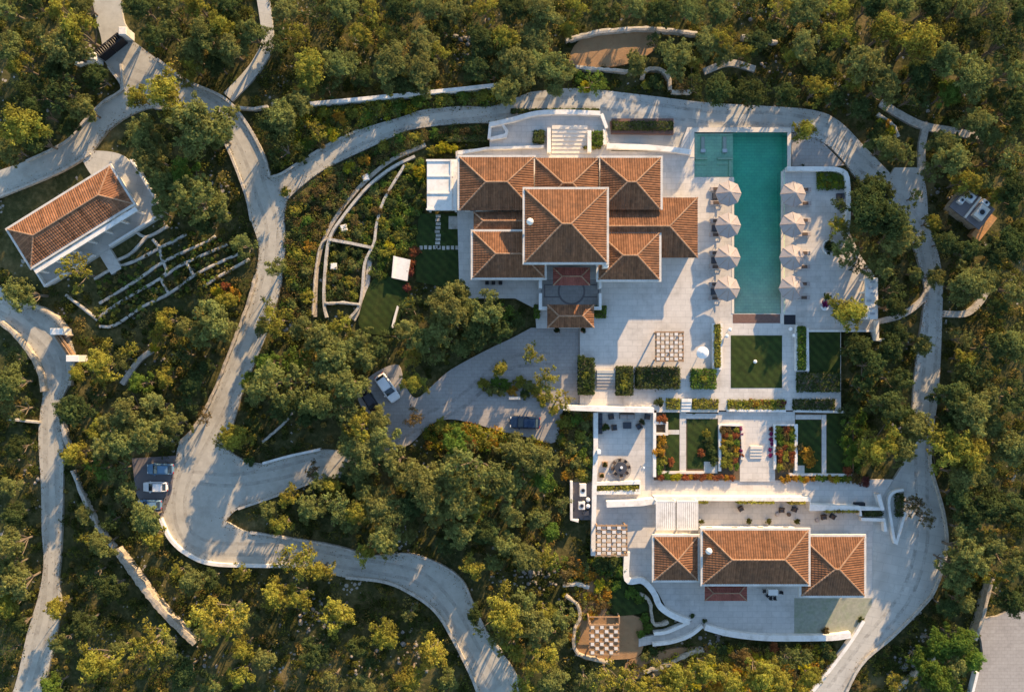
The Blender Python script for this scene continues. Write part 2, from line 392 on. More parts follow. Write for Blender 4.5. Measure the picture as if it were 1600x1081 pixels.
slab('parking_pad', [(206,716),(275,712),(268,770),(254,806),(230,802),(212,770)], .052, MAT['joint'])

def path(name, px, wd, z, m, smooth=True, **kw):
    P = catmull(px, 5) if smooth else px
    L, R = band([W(x, y, z) for x, y in P], wd); g = M(); g.prism(L+R[::-1], -.9, z)
    PAVED.append([(x*10+800, 540.5-y*10) for x, y in L+R[::-1]])
    return g.build(name, m, kind='structure', **kw)
path('path', [(356,152),(385,122),(405,95),(418,60),(408,-20)], 1.9, .032, MAT['upper_conc'])
path('path', [(1372,503),(1410,492),(1438,472),(1450,452)], .9, .03, MAT['palewall'])
path('path', [(1470,490),(1508,490),(1530,474),(1548,445)], 1.0, .03, MAT['palewall'])
path('path', [(1376,160),(1410,181),(1445,197),(1490,205),(1530,214)], 1.2, .03, MAT['palewall'])
path('path', [(1447,198),(1441,230),(1441,266)], 1.1, .026, MAT['palewall'])
path('path', [(665,226),(612,250),(566,288),(528,335),(504,380),(494,430),(492,495)], .6, .03, MAT['stonewall'])
path('path', [(1180,108),(1140,98),(1100,112)], 1.0, .03, MAT['palewall'])
path('path', [(190,600),(215,565),(240,545)], .8, .03, MAT['palewall'])
path('path', [(578,400),(574,440),(568,470),(552,500)], .7, .024, MAT['palewall'])

ZU, ZG, ZL = .60, .30, .12
terr = [(712,236),(765,230),(765,197),(838,180),(940,180),(948,205),(955,236),(1060,238),(1074,199),(1236,199),(1236,262),(1308,262),(1322,268),(1326,282),(1326,360),(1345,400),(1366,430),(1366,517),(1314,517),(1314,641),(1025,641),(906,641),(906,513),(838,513),(836,482),(805,466),(718,466)]
slab('terrace', terr, ZU, MAT['deck'], holes=[POOL])
slab('lower_terrace', [(930,642),(1022,642),(1022,749),(1396,749),(1364,800),(1362,930),(1342,988),(1240,996),(1160,992),(1100,982),(1085,972),(1060,962),(1040,948),(1028,925),(1008,906),(978,906),(976,870),(928,870)], ZL, MAT['deck'])
slab('garden_bed', rect(1022,642,1334,750), ZG, MAT['soil'])
slab('grass_paving', [(1241,934),(1362,934),(1362,945),(1345,975),(1338,990),(1241,994)], ZL+.006, MAT['permeable'], z0=ZL-.2)
# garden walks
for r in (rect(1122,643,1242,664), rect(1156,664,1211,752), rect(1062,643,1072,740), rect(1072,646,1121.5,654), rect(1243,648,1283.6,655), rect(1284,648,1291,745), rect(1040,671.5,1061.5,678.5)):
    slab('garden_path', r, ZG+.03, MAT['deck'], z0=0)
for r in (rect(1100,721,1121,739), rect(1240,727,1257,744)):
    slab('garden_path', r, ZG+.09, MAT['upper_conc'], z0=0)
# lawns
for r, z in ((rect(1142,524,1222,606), ZU), (rect(1264,519,1313,612), ZU), (rect(1074,655,1121,732), ZG), (rect(1243,656,1283,740), ZG), (rect(1292,646,1332,748), ZG), (rect(1040,642,1061,671), ZG), (rect(1040,679,1061,735), ZG)):
    slab('lawn', r, z+.03, MAT['lawn'], z0=z-.3)
slab('lawn', [(655,334),(720,334),(720,442),(700,450),(650,440),(648,392)], .1, MAT['lawn'])
slab('lawn', [(580,440),(610,432),(640,442),(630,480),(615,520),(575,520),(560,500)], .07, MAT['lawn'], smooth=True)
slab('lawn', [(958,905),(1000,915),(1012,940),(1010,955),(960,960),(950,925)], .07, MAT['lawn'], smooth=True)
slab('courtyard', rect(845,437,939,482), ZU+.008, MAT['drive'], z0=ZU-.2)
slab('pool_ledge', rect(1145,491,1219,505), ZU+.012, MAT['darkwood'], z0=ZU-.2)
slab('clearing', [(905,64),(960,52),(1025,46),(1030,60),(1018,82),(980,100),(930,106),(890,100)], -.03, MAT['dirt'], smooth=True, paved=False)
slab('clearing', [(915,905),(940,900),(955,930),(950,960),(1000,965),(1002,1020),(960,1030),(905,1025),(900,960)], .02, MAT['dirt'], smooth=True)
slab('clearing', [(985,1030),(1060,1012),(1110,1015),(1100,1030),(1030,1052),(980,1060)], -.02, MAT['dirt'], smooth=True, paved=False)
slab('dry_slope', [(1090,1012),(1180,1025),(1260,1020),(1250,1100),(1080,1100),(1060,1040)], -.04, MAT['drygrass'], smooth=True, paved=False)
slab('dry_slope', [(880,650),(928,646),(926,750),(895,750),(875,700)], -.03, MAT['drygrass'], smooth=True, paved=False)
slab('dry_slope', [(1236,208),(1275,212),(1320,258),(1300,261),(1238,260)], .02, MAT['drive'])

# tyre-worn tracks and leaf litter on the roads
def wear_mat():
    m = bpy.data.materials.new('tyre_wear'); m.use_nodes = True; t = m.node_tree; N = t.nodes; Lk = t.links; b = N['Principled BSDF']
    b.inputs['Base Color'].default_value = (.20,.18,.155,1); b.inputs['Roughness'].default_value = .9
    geo = N.new('ShaderNodeNewGeometry'); n = N.new('ShaderNodeTexNoise'); n.inputs['Scale'].default_value = .9; n.inputs['Detail'].default_value = 8; n.inputs['Roughness'].default_value = .75
    Lk.new(geo.outputs['Position'], n.inputs['Vector'])
    r = N.new('ShaderNodeMapRange'); r.inputs[1].default_value = .42; r.inputs[2].default_value = .72; r.inputs[4].default_value = .42; Lk.new(n.outputs[0], r.inputs[0]); Lk.new(r.outputs[0], b.inputs['Alpha'])
    return m
WEAR = wear_mat()
def tracks(px, z, offs=(-.85, .85), wd=.55):
    P = [W(x, y, z) for x, y in catmull(px, 6)]
    for o in offs:
        A, _ = band(P, abs(o)*2); 
        if o < 0: _, A = band(P, abs(o)*2)
        L, R_ = band(A, wd); g = M()
        for i in range(len(L)-1): g.poly([(*R_[i], z), (*R_[i+1], z), (*L[i+1], z), (*L[i], z)])
        g.build('tyre_track', WEAR, kind='structure')
tracks([(178,100),(215,120),(275,140),(330,165),(370,205),(392,250),(408,300),(424,350),(424,400),(415,450),(396,510),(372,570),(346,630),(315,690),(290,740),(280,790),(292,835),(330,855),(390,858),(460,862),(540,878),(610,890),(660,905),(700,945),(732,1000),(775,1075)], .0445)
tracks([(430,292),(480,262),(540,228),(600,203),(660,186),(730,178),(800,170)], .0445)
tracks([(300,745),(360,750),(430,740),(500,722),(540,722)], .0445)
tracks([(0,478),(40,505),(80,545),(92,585),(80,640),(80,720),(82,800),(80,880),(75,950),(55,1030),(40,1081)], .0485, wd=.8)
tracks([(830,165),(920,160),(1020,172),(1120,184),(1220,186),(1290,205),(1340,250),(1400,310),(1440,370),(1456,440),(1456,520),(1450,600),(1440,690),(1440,760),(1440,850),(1415,930),(1360,1000),(1300,1080)], .0525)
tracks([(560,720),(640,668),(720,628),(790,570),(860,560)], .0605)
BUSHPOTS = []     # potted bushes get their foliage once the leaf helper exists
# ------------------------------------------------------------------ pool
def make_pool():
    P = [W(x, y, ZU) for x, y in POOL]
    tx0, ty1 = W(1085, 207, ZU); x_mid = W(1147, 277, ZU)[0]
    t = thing('swimming_pool', 'long turquoise swimming pool with shallow lounging shelf at its upper left', 'swimming pool', *W(1180, 350), 0)
    g = M()
    n = len(P)
    def zf(y):
        py = 540.5-y*10; k = min(1, max(0, (462-py)/(462-300))); return .40-2.15*k**.85
    for i in range(n):                                     # walls
        p, q = P[i], P[(i+1) % n]
        g.poly([(p[0],p[1],-2.2),(q[0],q[1],-2.2),(q[0],q[1],ZU-.012),(p[0],p[1],ZU-.012)])
    x0, x1 = W(1147, 0, ZU)[0], W(1231, 0, ZU)[0]
    ys = [W(0, y, ZU)[1] for y in (206, 240, 270, 300, 320, 340, 360, 380, 400, 420, 440, 462, 480, 491)]
    for a, b in zip(ys, ys[1:]):
        g.poly([(x0,b,zf(b)),(x1,b,zf(b)),(x1,a,zf(a)),(x0,a,zf(a))])
    g.build('basin', MAT['pooltile'], t)
    s = M()                                                # shallow shelf with steps and seats
    a = W(1085, 277, ZU); b = W(1147, 207, ZU)
    s.box(a[0], a[1], -1.5, b[0], b[1], .02)
    def blk(px0, py0, px1, py1, z):
        u = W(px0, py1, ZU); v = W(px1, py0, ZU); s.box(u[0], u[1], .021, v[0], v[1], z)
    blk(1086, 208, 1090, 246, .35); blk(1090.5, 208, 1146, 210.5, .22)
    blk(1087, 246, 1106, 249, .40); blk(1122, 246, 1146, 249, .40); blk(1087, 255, 1106, 257, .2); blk(1122, 255, 1139, 257, .2)
    blk(1140, 250, 1143, 276, .30); blk(1104, 272, 1120, 276, .12)
    s.build('shelf', MAT['pooltile'], t)
    for px in (1099, 1133):
        l = M(); u = W(px-3, 239, ZU); v = W(px+3, 213, ZU); l.bbox(u[0], u[1], .022, v[0], v[1], .36, .08)
        l2 = M(); u = W(px-4, 238, ZU); v = W(px+4, 232.5, ZU); l2.bbox(u[0], u[1], .364, v[0], v[1], .50, .05)
        lo = l.build('water_bed', MAT['cream'], t); l2.build('head_cushion', MAT['offwhite'], lo)
    wv = M(); e = .012
    Q = [W(x, y, ZU) for x, y in [(1085.2,207.2),(1229.8,207.2),(1229.8,263.8),(1222.8,265.8),(1219.8,489.8),(1147.2,489.8),(1147.2,276.8),(1085.2,276.8)]]
    wv.prism(Q, -1.9, ZU-.09)
    wv.poly([(q[0], q[1], -1.9) for q in reversed(Q)])
    wv.build('pool_water', MAT['water'], kind='structure')
    c = M()                                                # coping proud of the deck
    def strip(px0, py0, px1, py1):
        u = W(px0, py1, ZU); v = W(px1, py0, ZU); c.box(u[0], u[1], ZU-.05, v[0], v[1], ZU+.05)
    strip(1078, 201, 1236, 206.9); strip(1078, 207, 1084.9, 246); strip(1230.1, 207, 1236, 262)
    strip(1143, 277.2, 1146.9, 490); strip(1220.2, 268, 1224.5, 506)
    c.build('coping', MAT['cream'], t)
    d = M(); u = W(1225, 507, ZU); v = W(1243, 492, ZU); d.box(u[0], u[1], ZU-.05, v[0], v[1], ZU+.02); d.build('drain_grate', MAT['black'], t)
    d = M(); u = W(1223.2, 490, ZU); d.box(u[0], W(0,490,ZU)[1], ZU-.05, u[0]+.0001+.3, W(0,270,ZU)[1], ZU+.004); d.build('overflow_strip', MAT['pooltile'], t)
make_pool()

# ------------------------------------------------------------------ houses
def hip(parent, cx, cy, w_, d_, z, tan=.36, rot=0.0, tile='tile', cornice=True, ridge_w=.13, walls=True, zg=0.0, wm='white', inset=.55, cw=.36, sides='swne'):
    """hip roof of real barrel-tile rows over a rectangle (world centre, size), with ridge caps, cornice and walls"""
    ca, sa = math.cos(rot), math.sin(rot)
    T = lambda x, y, zz: (cx+x*ca-y*sa, cy+x*sa+y*ca, zz)
    L, D = (w_, d_) if w_ >= d_ else (d_, w_); swap = w_ < d_
    TT = (lambda x, y, zz: T(-y, x, zz)) if swap else T
    hl, hd = L/2, D/2; rl = hl-hd
    if cornice:
        b = M(); o = .32
        nm = 'snwe' if not swap else 'ewsn'
        for key, a0, a1, b0, b1 in zip(nm, (-hl-o, -hl-o, -hl-o, hl-.02), (hl+o, hl+o, -hl+.02, hl+o), (-hd-o, hd-.02, -hd+.021, -hd+.021), (-hd+.02, hd+o, hd-.021, hd-.021)):
            if key not in sides: continue
            ring = [(a0,b0),(a1,b0),(a1,b1),(a0,b1)]
            b.loft([[TT(p, q, z-.34) for p, q in ring], [TT(p, q, z+.06) for p, q in ring]])
        b.build('cornice', MAT['eave'], parent)
    if walls:
        b = M(); i = inset; ring = [(-hl+i,-hd+i),(hl-i,-hd+i),(hl-i,hd-i),(-hl+i,hd-i)]
        b.loft([[TT(p, q, zg) for p, q in ring], [TT(p, q, z-.05) for p, q in ring]])
        wo = b.build('wall', MAT[wm], parent)
        for side in (-1, 1):                               # windows on the long facades
            nwin = max(1, int(L/3.2))
            for k in range(nwin):
                xc = -hl+L*(k+.5)/nwin; yw = side*(hd-i)
                f = M(); ring = [(xc-.55,-.05),(xc+.55,-.05),(xc+.55,.05),(xc-.55,.05)]
                f.loft([[TT(p, yw+q, zg+.9) for p, q in ring], [TT(p, yw+q, zg+2.3) for p, q in ring]])
                fo = f.build('window', MAT['white'], parent)
                gl = M(); ring = [(xc-.45,-.07),(xc+.45,-.07),(xc+.45,.07),(xc-.45,.07)]
                gl.loft([[TT(p, yw+q, zg+1.0) for p, q in ring], [TT(p, yw+q, zg+2.2) for p, q in ring]])
                po = gl.build('pane', MAT['glass'], parent); po.parent = fo
                po.matrix_parent_inverse = Matrix.Identity(4); po.location = Vector((0,0,0))
    # under-roof
    b = M()
    c = [TT(-hl,-hd,z), TT(hl,-hd,z), TT(hl,hd,z), TT(-hl,hd,z)]; r0 = TT(-rl,0,z+hd*tan-.05); r1 = TT(rl,0,z+hd*tan-.05)
    b.poly([c[0],c[1],r1,r0]); b.poly([c[2],c[3],r0,r1]); b.poly([c[1],c[2],r1]); b.poly([c[3],c[0],r0]); b.poly(list(reversed(c)))
    b.build('roof_deck', MAT[tile], parent)
    prof = ((0, 0), (.30, 0), (.46, .055), (.84, .055), (1.0, 0))
    for side in range(4):
        g = M(); Ls = L if side < 2 else D
        ncol = max(2, round(Ls/cw)); wcol = Ls/ncol; nc = int(math.ceil(hd/.45))
        for i in range(ncol):
            colr = RNG.random()
            us = [(i+p[0])*wcol for p in prof]; hs = [p[1] for p in prof]
            dm = [max(0, min(u, Ls-u, hd)) for u in us]
            for j in range(nc):
                d0, d1 = j*.45, (j+1)*.45
                if all(m_ <= d0+.001 for m_ in dm): break
                g.cur = min(1, max(0, .55*colr+.45*RNG.random()))
                lo, up_ = [], []
                for k in range(5):
                    a = min(d0, dm[k]); e = min(d1, dm[k])
                    for dd, lst, ex in ((a, lo, .045), (e, up_, .0)):
                        zz = z+dd*tan+hs[k]+ex+.01
                        u = us[k]
                        if side == 0: lst.append(TT(-hl+u, -hd+dd, zz))
                        elif side == 1: lst.append(TT(hl-u, hd-dd, zz))
                        elif side == 2: lst.append(TT(hl-dd, -hd+u, zz))
                        else: lst.append(TT(-hl+dd, hd-u, zz))
                for k in range(4):
                    if min(dm[k], hd)-d0 <= 0 and min(dm[k+1], hd)-d0 <= 0: continue
                    g.poly([lo[k], lo[k+1], up_[k+1], up_[k]])
        g.build('roof_slope', MAT[tile], parent)
    g = M(); zr = z+hd*tan+.05
    runs = [((-hl,-hd,z+.06),(-rl,0,zr)), ((-hl,hd,z+.06),(-rl,0,zr)), ((hl,-hd,z+.06),(rl,0,zr)), ((hl,hd,z+.06),(rl,0,zr))]
    if rl > .1: runs.append(((-rl,0,zr),(rl,0,zr)))
    for a, e in runs:
        a, e = Vector(TT(*a)), Vector(TT(*e)); n = max(1, int((e-a).length/.5))
        for k in range(n):
            g.cur = RNG.random(); p = a+(e-a)*(k/n); q = a+(e-a)*((k+1)/n)
            g.tube([p+Vector((0,0,.02)), q], ridge_w*1.05, ridge_w*.9, 6)
    g.build('ridge_cap', MAT['cap'], parent)

def hip_px(parent, x0, y0, x1, y1, z, **kw):
    a = W(x0, y1, z); b = W(x1, y0, z)
    hip(parent, (a[0]+b[0])/2, (a[1]+b[1])/2, b[0]-a[0], b[1]-a[1], z, zg=kw.pop('zg', 0), **kw)

villa = thing('main_villa', 'large white villa with many stepped terracotta hip roofs left of the pool', 'house', *W(880, 345, ZU), ZU)
E1 = 4.9
hip_px(villa, 718, 246, 834, 329, E1+.25, zg=ZU, sides='nw')
hip_px(villa, 836, 247, 936, 332, E1, zg=ZU, cornice=False)
hip_px(villa, 938, 247, 1032, 328, E1+.25, zg=ZU, sides='ne')
hip_px(villa, 740, 331, 870, 361, E1-.5, zg=ZU, cornice=False)
hip_px(villa, 739, 362, 851, 434, E1+.1, zg=ZU)
hip_px(villa, 870, 309, 1090, 403, E1-1.2, zg=ZU, cornice=False)
hip_px(villa, 935, 364, 1030, 437, E1+.1, zg=ZU)
hip_px(villa, 820, 296, 948, 410, 7.6, zg=E1, tan=.36)
hip_px(villa, 864, 418, 922, 446, 3.6, zg=ZU, tile='porch', cornice=False, ridge_w=.10, tan=.3)
def villa_bits():
    g = M()                                                # canopy roof west of the villa
    a = W(667, 329, 2.6); b = W(714, 249, 2.6)
    g.bbox(a[0], a[1], 2.4, b[0], b[1], 2.62, .04)
    co = g.build('canopy_roof', MAT['white'], villa)
    r = M()
    for k in range(1, 3):
        y = a[1]+(b[1]-a[1])*k/3; r.box(a[0]+.05, y-.09, 2.621, b[0]-.6, y+.09, 2.76)
    r.box(b[0]-1.0, a[1]+.1, 2.621, b[0]-.75, b[1]-.1, 2.8)
    r.box(a[0]-.1, b[1]-.35, 2.621, b[0]-1.02, b[1]-.05, 2.76); r.box(a[0]-.1, a[1]+.05, 2.621, b[0]-1.02, a[1]+.3, 2.72)
    r.build('canopy_beam', MAT['white'], villa)
    p = M()
    for x in (a[0]+.3, b[0]-.3):
        for k in range(4):
            y = a[1]+.3+(b[1]-a[1]-.6)*k/3; p.box(x-.15, y-.15, 0, x+.15, y+.15, 2.4)
    p.build('canopy_post', MAT['white'], villa)
    g = M(); x, y = W(828, 347, 8.6)
    g.lathe(x, y, [(.16,8.3),(.16,8.5),(.42,8.62),(.52,8.9),(.5,9.15),(.3,9.4),(.02,9.47)], 14)
    g.build('roof_dome', MAT['white'], villa, smooth=True)
    g = M(); x, y = W(946, 414, 6.5); g.bbox(x-.38, y-.45, 4.4, x+.38, y+.45, 7.2); g.build('chimney', MAT['white'], villa)
    def ws(px0, py0, px1, py1, z1):                        # courtyard walls joining villa and gatehouse
        g = M(); u = W(px0, py1, z1); v = W(px1, py0, z1); g.box(u[0], u[1], ZU, v[0], v[1], z1); g.build('courtyard_wall', MAT['white'], villa)
    ws(842, 437, 847, 450, 3.3); ws(842, 458, 847, 484, 2.6); ws(936, 437, 940, 450, 3.3); ws(936, 458, 940, 484, 2.6)
    ws(847.2, 479, 856, 484, 2.6); ws(927, 479, 935.8, 484, 2.6)
    j = M(); cx, cy = W(893, 455, ZU)
    for r0, r1 in ((1.85, 2.15),):
        n = 40
        for k in range(n):
            a0, a1 = 6.28319*k/n, 6.28319*(k+1)/n
            j.poly([(cx+r*math.cos(a), cy+r*math.sin(a), ZU+.016) for r, a in ((r0,a0),(r1,a0),(r1,a1),(r0,a1))])
    for px0, py0, px1, py1 in ((850,444,874,446),(912,444,936,446),(850,463,874,465),(912,463,936,465),(850,446,852,463),(934,446,936,463)):
        u = W(px0, py1, ZU); v = W(px1, py0, ZU); j.poly([(u[0],u[1],ZU+.016),(v[0],u[1],ZU+.016),(v[0],v[1],ZU+.016),(u[0],v[1],ZU+.016)])
    tag(j.build('courtyard_inlay', MAT['joint']), kind='structure')
    for px, py in ((761,442),(771,442),(782,442)):
        q = M(); x, y = W(px, py, .9); q.bbox(x-.28, y-.28, ZU, x+.28, y+.28, ZU+.5); q.cur = .3
        q.build('cube_planter', MAT['black'], label={761:'left black cube planter of three below the villa\'s lower left roof',771:'middle black cube planter of three below the villa\'s lower left roof',782:'right black cube planter of three below the villa\'s lower left roof'}[px], cat='planter', group='black cube planters by the villa')
villa_bits()
gate = thing('gatehouse', 'small terracotta hip-roofed gatehouse at the top of the driveway', 'gatehouse', *W(890, 493, ZU), ZU)
hip_px(gate, 855, 476, 928, 512, 3.3, zg=ZU, cornice=False, tan=.42, inset=.9)
for px in (870, 911):
    g = M(); x, y = W(px, 516, 1); g.lathe(x, y, [(.3,ZU),(.42,ZU+.45),(.40,ZU+.6)], 12)
    t = thing('round_bush_pot', f'{"left" if px == 870 else "right"} round dark bush in a pot in front of the gatehouse', 'potted plant', x, y, ZU)
    g.build('pot', MAT['pot'], t)
    BUSHPOTS.append((t, x, y, ZU+.6, .55, (.035,.05,.02)))

guest = thing('guest_house', 'long low guest house with weathered terracotta hip roof at the left', 'house', *W(110, 338), 0)
def guest_build():
    z = 3.6
    c = [W(13.5, 358, z), W(173, 259, z), W(207, 320, z), W(47, 417, z)]
    cx = sum(p[0] for p in c)/4; cy = sum(p[1] for p in c)/4
    Lg = math.dist(c[0], c[1])/2+math.dist(c[3], c[2])/2; D = math.dist(c[1], c[2])/2+math.dist(c[0], c[3])/2
    rot = math.atan2(c[1][1]-c[0][1], c[1][0]-c[0][0])
    hip(guest, cx, cy, Lg, D, z, tan=.36, rot=rot, tile='oldtile', zg=0)
    ca, sa = math.cos(rot), math.sin(rot); T = lambda x, y, zz: (cx+x*ca-y*sa, cy+x*sa+y*ca, zz)
    g = M()
    ring = lambda x0, y0, x1, y1, z0, z1: g.loft([[T(x0,y0,z0),T(x1,y0,z0),T(x1,y1,z0),T(x0,y1,z0)],[T(x0,y0,z1),T(x1,y0,z1),T(x1,y1,z1),T(x0,y1,z1)]])
    ring(-Lg/2-1.2, -D/2-2.6, Lg/2+2.6, D/2+.6, -.6, .25); ring(-.7, -D/2-6.2, 1.2, -D/2-2.62, -.6, .2)
    g.build('porch_floor', MAT['upper_conc'], guest)
    g = M()
    for x0, y0, x1, y1 in ((-Lg/2-1.2,-D/2-2.6,-1.2,-D/2-2.3),(1.6,-D/2-2.6,Lg/2+2.6,-D/2-2.3),(Lg/2+2.3,-D/2-2.29,Lg/2+2.6,D/2+.6),(-Lg/2-1.2,-D/2-2.29,-Lg/2-.95,D/2+.6)):
        ring(x0, y0, x1, y1, .25, .95)
    g.build('parapet', MAT['white'], guest)
    g = M()
    for k in range(7):
        x = -Lg/2+.4+(Lg-.8)*k/6; ring(x-.15, -D/2-1.0, x+.15, -D/2-.7, .25, 3.2)
    ring(-Lg/2, -D/2-1.2, Lg/2, -D/2-.5, 3.2, 3.45)
    g.build('porch_beam', MAT['white'], guest)
guest_build()

lower = thing('lower_house', 'white house with three terracotta hip roofs at the lower right', 'house', *W(1185, 880), ZL)
hip_px(lower, 1022, 838, 1090, 906, 4.3, zg=ZL, cornice=True)
hip_px(lower, 1098, 828, 1263, 912, 5.3, zg=ZL)
hip_px(lower, 1252, 838, 1350, 930, 4.5, zg=ZL)
hip_px(lower, 1101, 912, 1167, 938, 2.9, zg=ZL, tile='porch', cornice=False, ridge_w=.10, tan=.3)
def lower_bits():
    g = M(); x, y = W(1107, 860, 5.9)
    g.lathe(x, y, [(.14,5.5),(.14,5.75),(.4,5.85),(.5,6.1),(.46,6.35),(.25,6.58),(.02,6.63)], 14)
    g.build('roof_dome', MAT['white'], lower, smooth=True)
    z = 3.2
    a = W(1025, 828, z); b = W(1091, 782, z); xm = W(1056.5, 0, z)[0]
    for x0, x1 in ((a[0], xm-.13), (xm+.13, b[0])):
        n = int((x1-x0)/.30)
        f = M(); f.box(x0, b[1]-.22, z-.25, x1, b[1], z); f.box(x0, a[1], z-.25, x1, a[1]+.22, z)
        f.box(x0, a[1]+.221, z-.25, x0+.15, b[1]-.221, z); f.box(x1-.15, a[1]+.221, z-.25, x1, b[1]-.221, z)
        fo = f.build('pergola_frame', MAT['white'], lower)
        for k in range(n):
            s = M(); xx = x0+.17+(x1-x0-.34)*(k+.5)/n; s.box(xx-.11, a[1]+.23, z-.18, xx+.11, b[1]-.23, z-.02)
            s.build('slat', MAT['white'], fo)
    p = M()
    for x in (a[0]+.15, xm, b[0]-.15):
        p.box(x-.12, b[1]-.3, ZL, x+.12, b[1]-.06, z-.251)
    p.build('pergola_post', MAT['white'], lower)
lower_bits()

bar = thing('poolside_bar', 'long flat white roof with dark skylight slots at the right end of the pool deck', 'pavilion', *W(1362, 466), 0)
def bar_build():
    z = 2.8; a = W(1352, 499, z); b = W(1372, 434, z); g = M(); g.bbox(a[0], a[1], z-.25, b[0], b[1], z, .05); g.build('flat_roof', MAT['white'], bar)
    for k, (u, v) in enumerate(((.10,.55),(.25,.45),(.38,.6),(.55,.3),(.72,.5),(.86,.55))):
        s = M(); y = b[1]+(a[1]-b[1])*u; x = a[0]+(b[0]-a[0])*v; s.bbox(x-.35, y-.14, z+.002, x+.35, y+.14, z+.10, .03); s.build('skylight', MAT['steel'], bar)
    p = M()
    for x in (a[0]+.2, b[0]-.2):
        for k in range(4): y = a[1]+.2+(b[1]-a[1]-.4)*k/3; p.box(x-.12, y-.12, 0, x+.12, y+.12, z-.251)
    p.box(b[0]-.25, a[1]+.4, 0, b[0]-.1, b[1]-.4, 2.2)
    p.build('post', MAT['white'], bar)
bar_build()

# ------------------------------------------------------------------ walls
def wall(px, wd, z0, z1, m, label, cat='wall', smooth=False, name='wall', group=None, rough=0.0, n=5, cap=None):
    P = catmull(px, n) if smooth else px
    pts = [W(x, y, z1) for x, y in P]
    if rough:
        q = [pts[0]]
        for a, b in zip(pts, pts[1:]):
            k = max(1, int(math.dist(a, b)/.5))
            for i in range(1, k+1): q.append((a[0]+(b[0]-a[0])*i/k, a[1]+(b[1]-a[1])*i/k))
        pts = q
    L, R = band(pts, wd); g = M(); rings = []
    for l, r in zip(L, R):
        if rough:
            j = lambda: RNG.uniform(-rough, rough)
            l = (l[0]+j(), l[1]+j()); r = (r[0]+j(), r[1]+j())
        zt = z1+(RNG.uniform(-rough, rough)*.8 if rough else 0)
        rings.append([(r[0],r[1],z0),(r[0],r[1],zt),((l[0]+r[0])/2,(l[1]+r[1])/2,zt+(.06 if rough else .001)),(l[0],l[1],zt),(l[0],l[1],z0)])
    g.loft(rings)
    return g.build(name, MAT[m], label=label, cat=cat, group=group)

KG = 'low road walls'
wall(ROAD_W[8:], .35, -.3, .35, 'palewall', 'low pale wall along the inner side of the upper left road bend', smooth=True, group=KG)
wall(ROAD_E[:7], .4, -.3, .4, 'palewall', 'low pale wall on the outer curve of the upper left road', smooth=True, group=KG)
wall([(421,277)]+NE_N[::-1][1:6], .35, -.3, .3, 'palewall', 'low kerb wall along the upper edge of the road climbing to the villa', smooth=True, group=KG)
wall(ROAD_W[:5], .35, -.3, .35, 'palewall', 'low kerb wall between the left road and the guest house lawn', smooth=True, group=KG)
wall(ROAD_LEFT[1:8], .35, -.3, .4, 'palewall', 'low wall on the outer edge of the far upper left road', smooth=True, group=KG)
wall([(188,100),(192,139),(164,158)], .3, -.3, .5, 'palewall', 'short angled wall below the black gate', group=KG)
wall(DRIVE_W[3:10], .45, -.3, .55, 'stonewall', 'long straight stone wall along the left edge of the main drive', smooth=True, rough=.06, group=KG)
wall(LOWER_S[:6], .5, -.3, .6, 'white', 'pale curved wall around the outside of the hairpin bend', smooth=True, group=KG)
wall(LOWER_S[6:], .45, -.3, .5, 'palewall', 'low pale wall on the lower left edge of the lower driveway', smooth=True, group=KG)
wall(LOWER_N[2:9], .35, -.3, .35, 'palewall', 'low kerb wall on the upper edge of the lower driveway bend', smooth=True, group=KG)
wall(LOWER_N[8:12], .35, -.3, .35, 'palewall', 'low kerb wall along the straight upper edge of the lower driveway', smooth=True, group=KG)
wall(LANE_N[1:4], .35, -.3, .6, 'white', 'short white wall along the upper edge of the lane by the junction', smooth=True, group=KG)
wall(LANE_S[1:4], .35, -.3, .5, 'palewall', 'low kerb wall along the lower edge of the lane by the junction', smooth=True, group=KG)
wall(UP_E[8:17], .4, -.3, .45, 'palewall', 'pale wall along the outer right edge of the lower forecourt', smooth=True, group=KG)
wall(UP_SW[0:4], .5, -.3, .7, 'white', 'white wall along the left edge of the slope road at lower right', smooth=True, group=KG)
wall(LEFT_W[9:14], .7, -.3, .9, 'stonewall', 'tall orange-lit stone wall on the left side of the left road bend', smooth=True, rough=.06, group=KG)
wall(LEFT_E[2:6], .6, -.3, .9, 'stonewall', 'stone wall curving up to the upper pillar of the wooden gate', smooth=True, rough=.06, group=KG)
wall([(116,565),(112,585),(108,602)], .35, -.3, .6, 'stonewall', 'short stone wall below the lower pillar of the wooden gate', rough=.04, group=KG)
wall([(96,660),(103,690),(112,720)], .6, -.3, .7, 'palewall', 'short pale wall right of the left road below the wooden gate', rough=.06)
wall([(112,735),(128,775),(150,822),(178,856)], .5, -.3, .7, 'palewall', 'upper stretch of the sloping stone wall at lower left, half under trees', rough=.08)
wall([(180,858),(205,893),(232,930),(262,965),(305,1006)], 1.0, -.3, 1.3, 'stonewall', 'thick sunlit stone retaining wall sloping down at lower left', rough=.09)
wall([(14,655),(40,658),(60,660)], .3, -.3, .8, 'palewall', 'thin short wall at the far left edge beside the left road')
wall([(484,162),(560,155),(640,147),(720,139),(782,132)], .55, -.3, 1.2, 'white', 'long thin white retaining wall running above the road to the villa')
wall([(374,168),(396,170),(418,166)], .4, -.3, .7, 'palewall', 'short pale wall right of the upper left road bend')
wall([(884,62),(905,57),(935,50),(975,46),(1010,44),(1050,48),(1090,52)], .6, -.3, .8, 'palewall', 'rough pale stone wall along the top of the dirt clearing', rough=.08, smooth=True)
wall([(900,104),(920,107),(950,109),(988,112)], .5, -.3, .7, 'palewall', 'rough pale stone wall along the bottom of the dirt clearing', rough=.07)
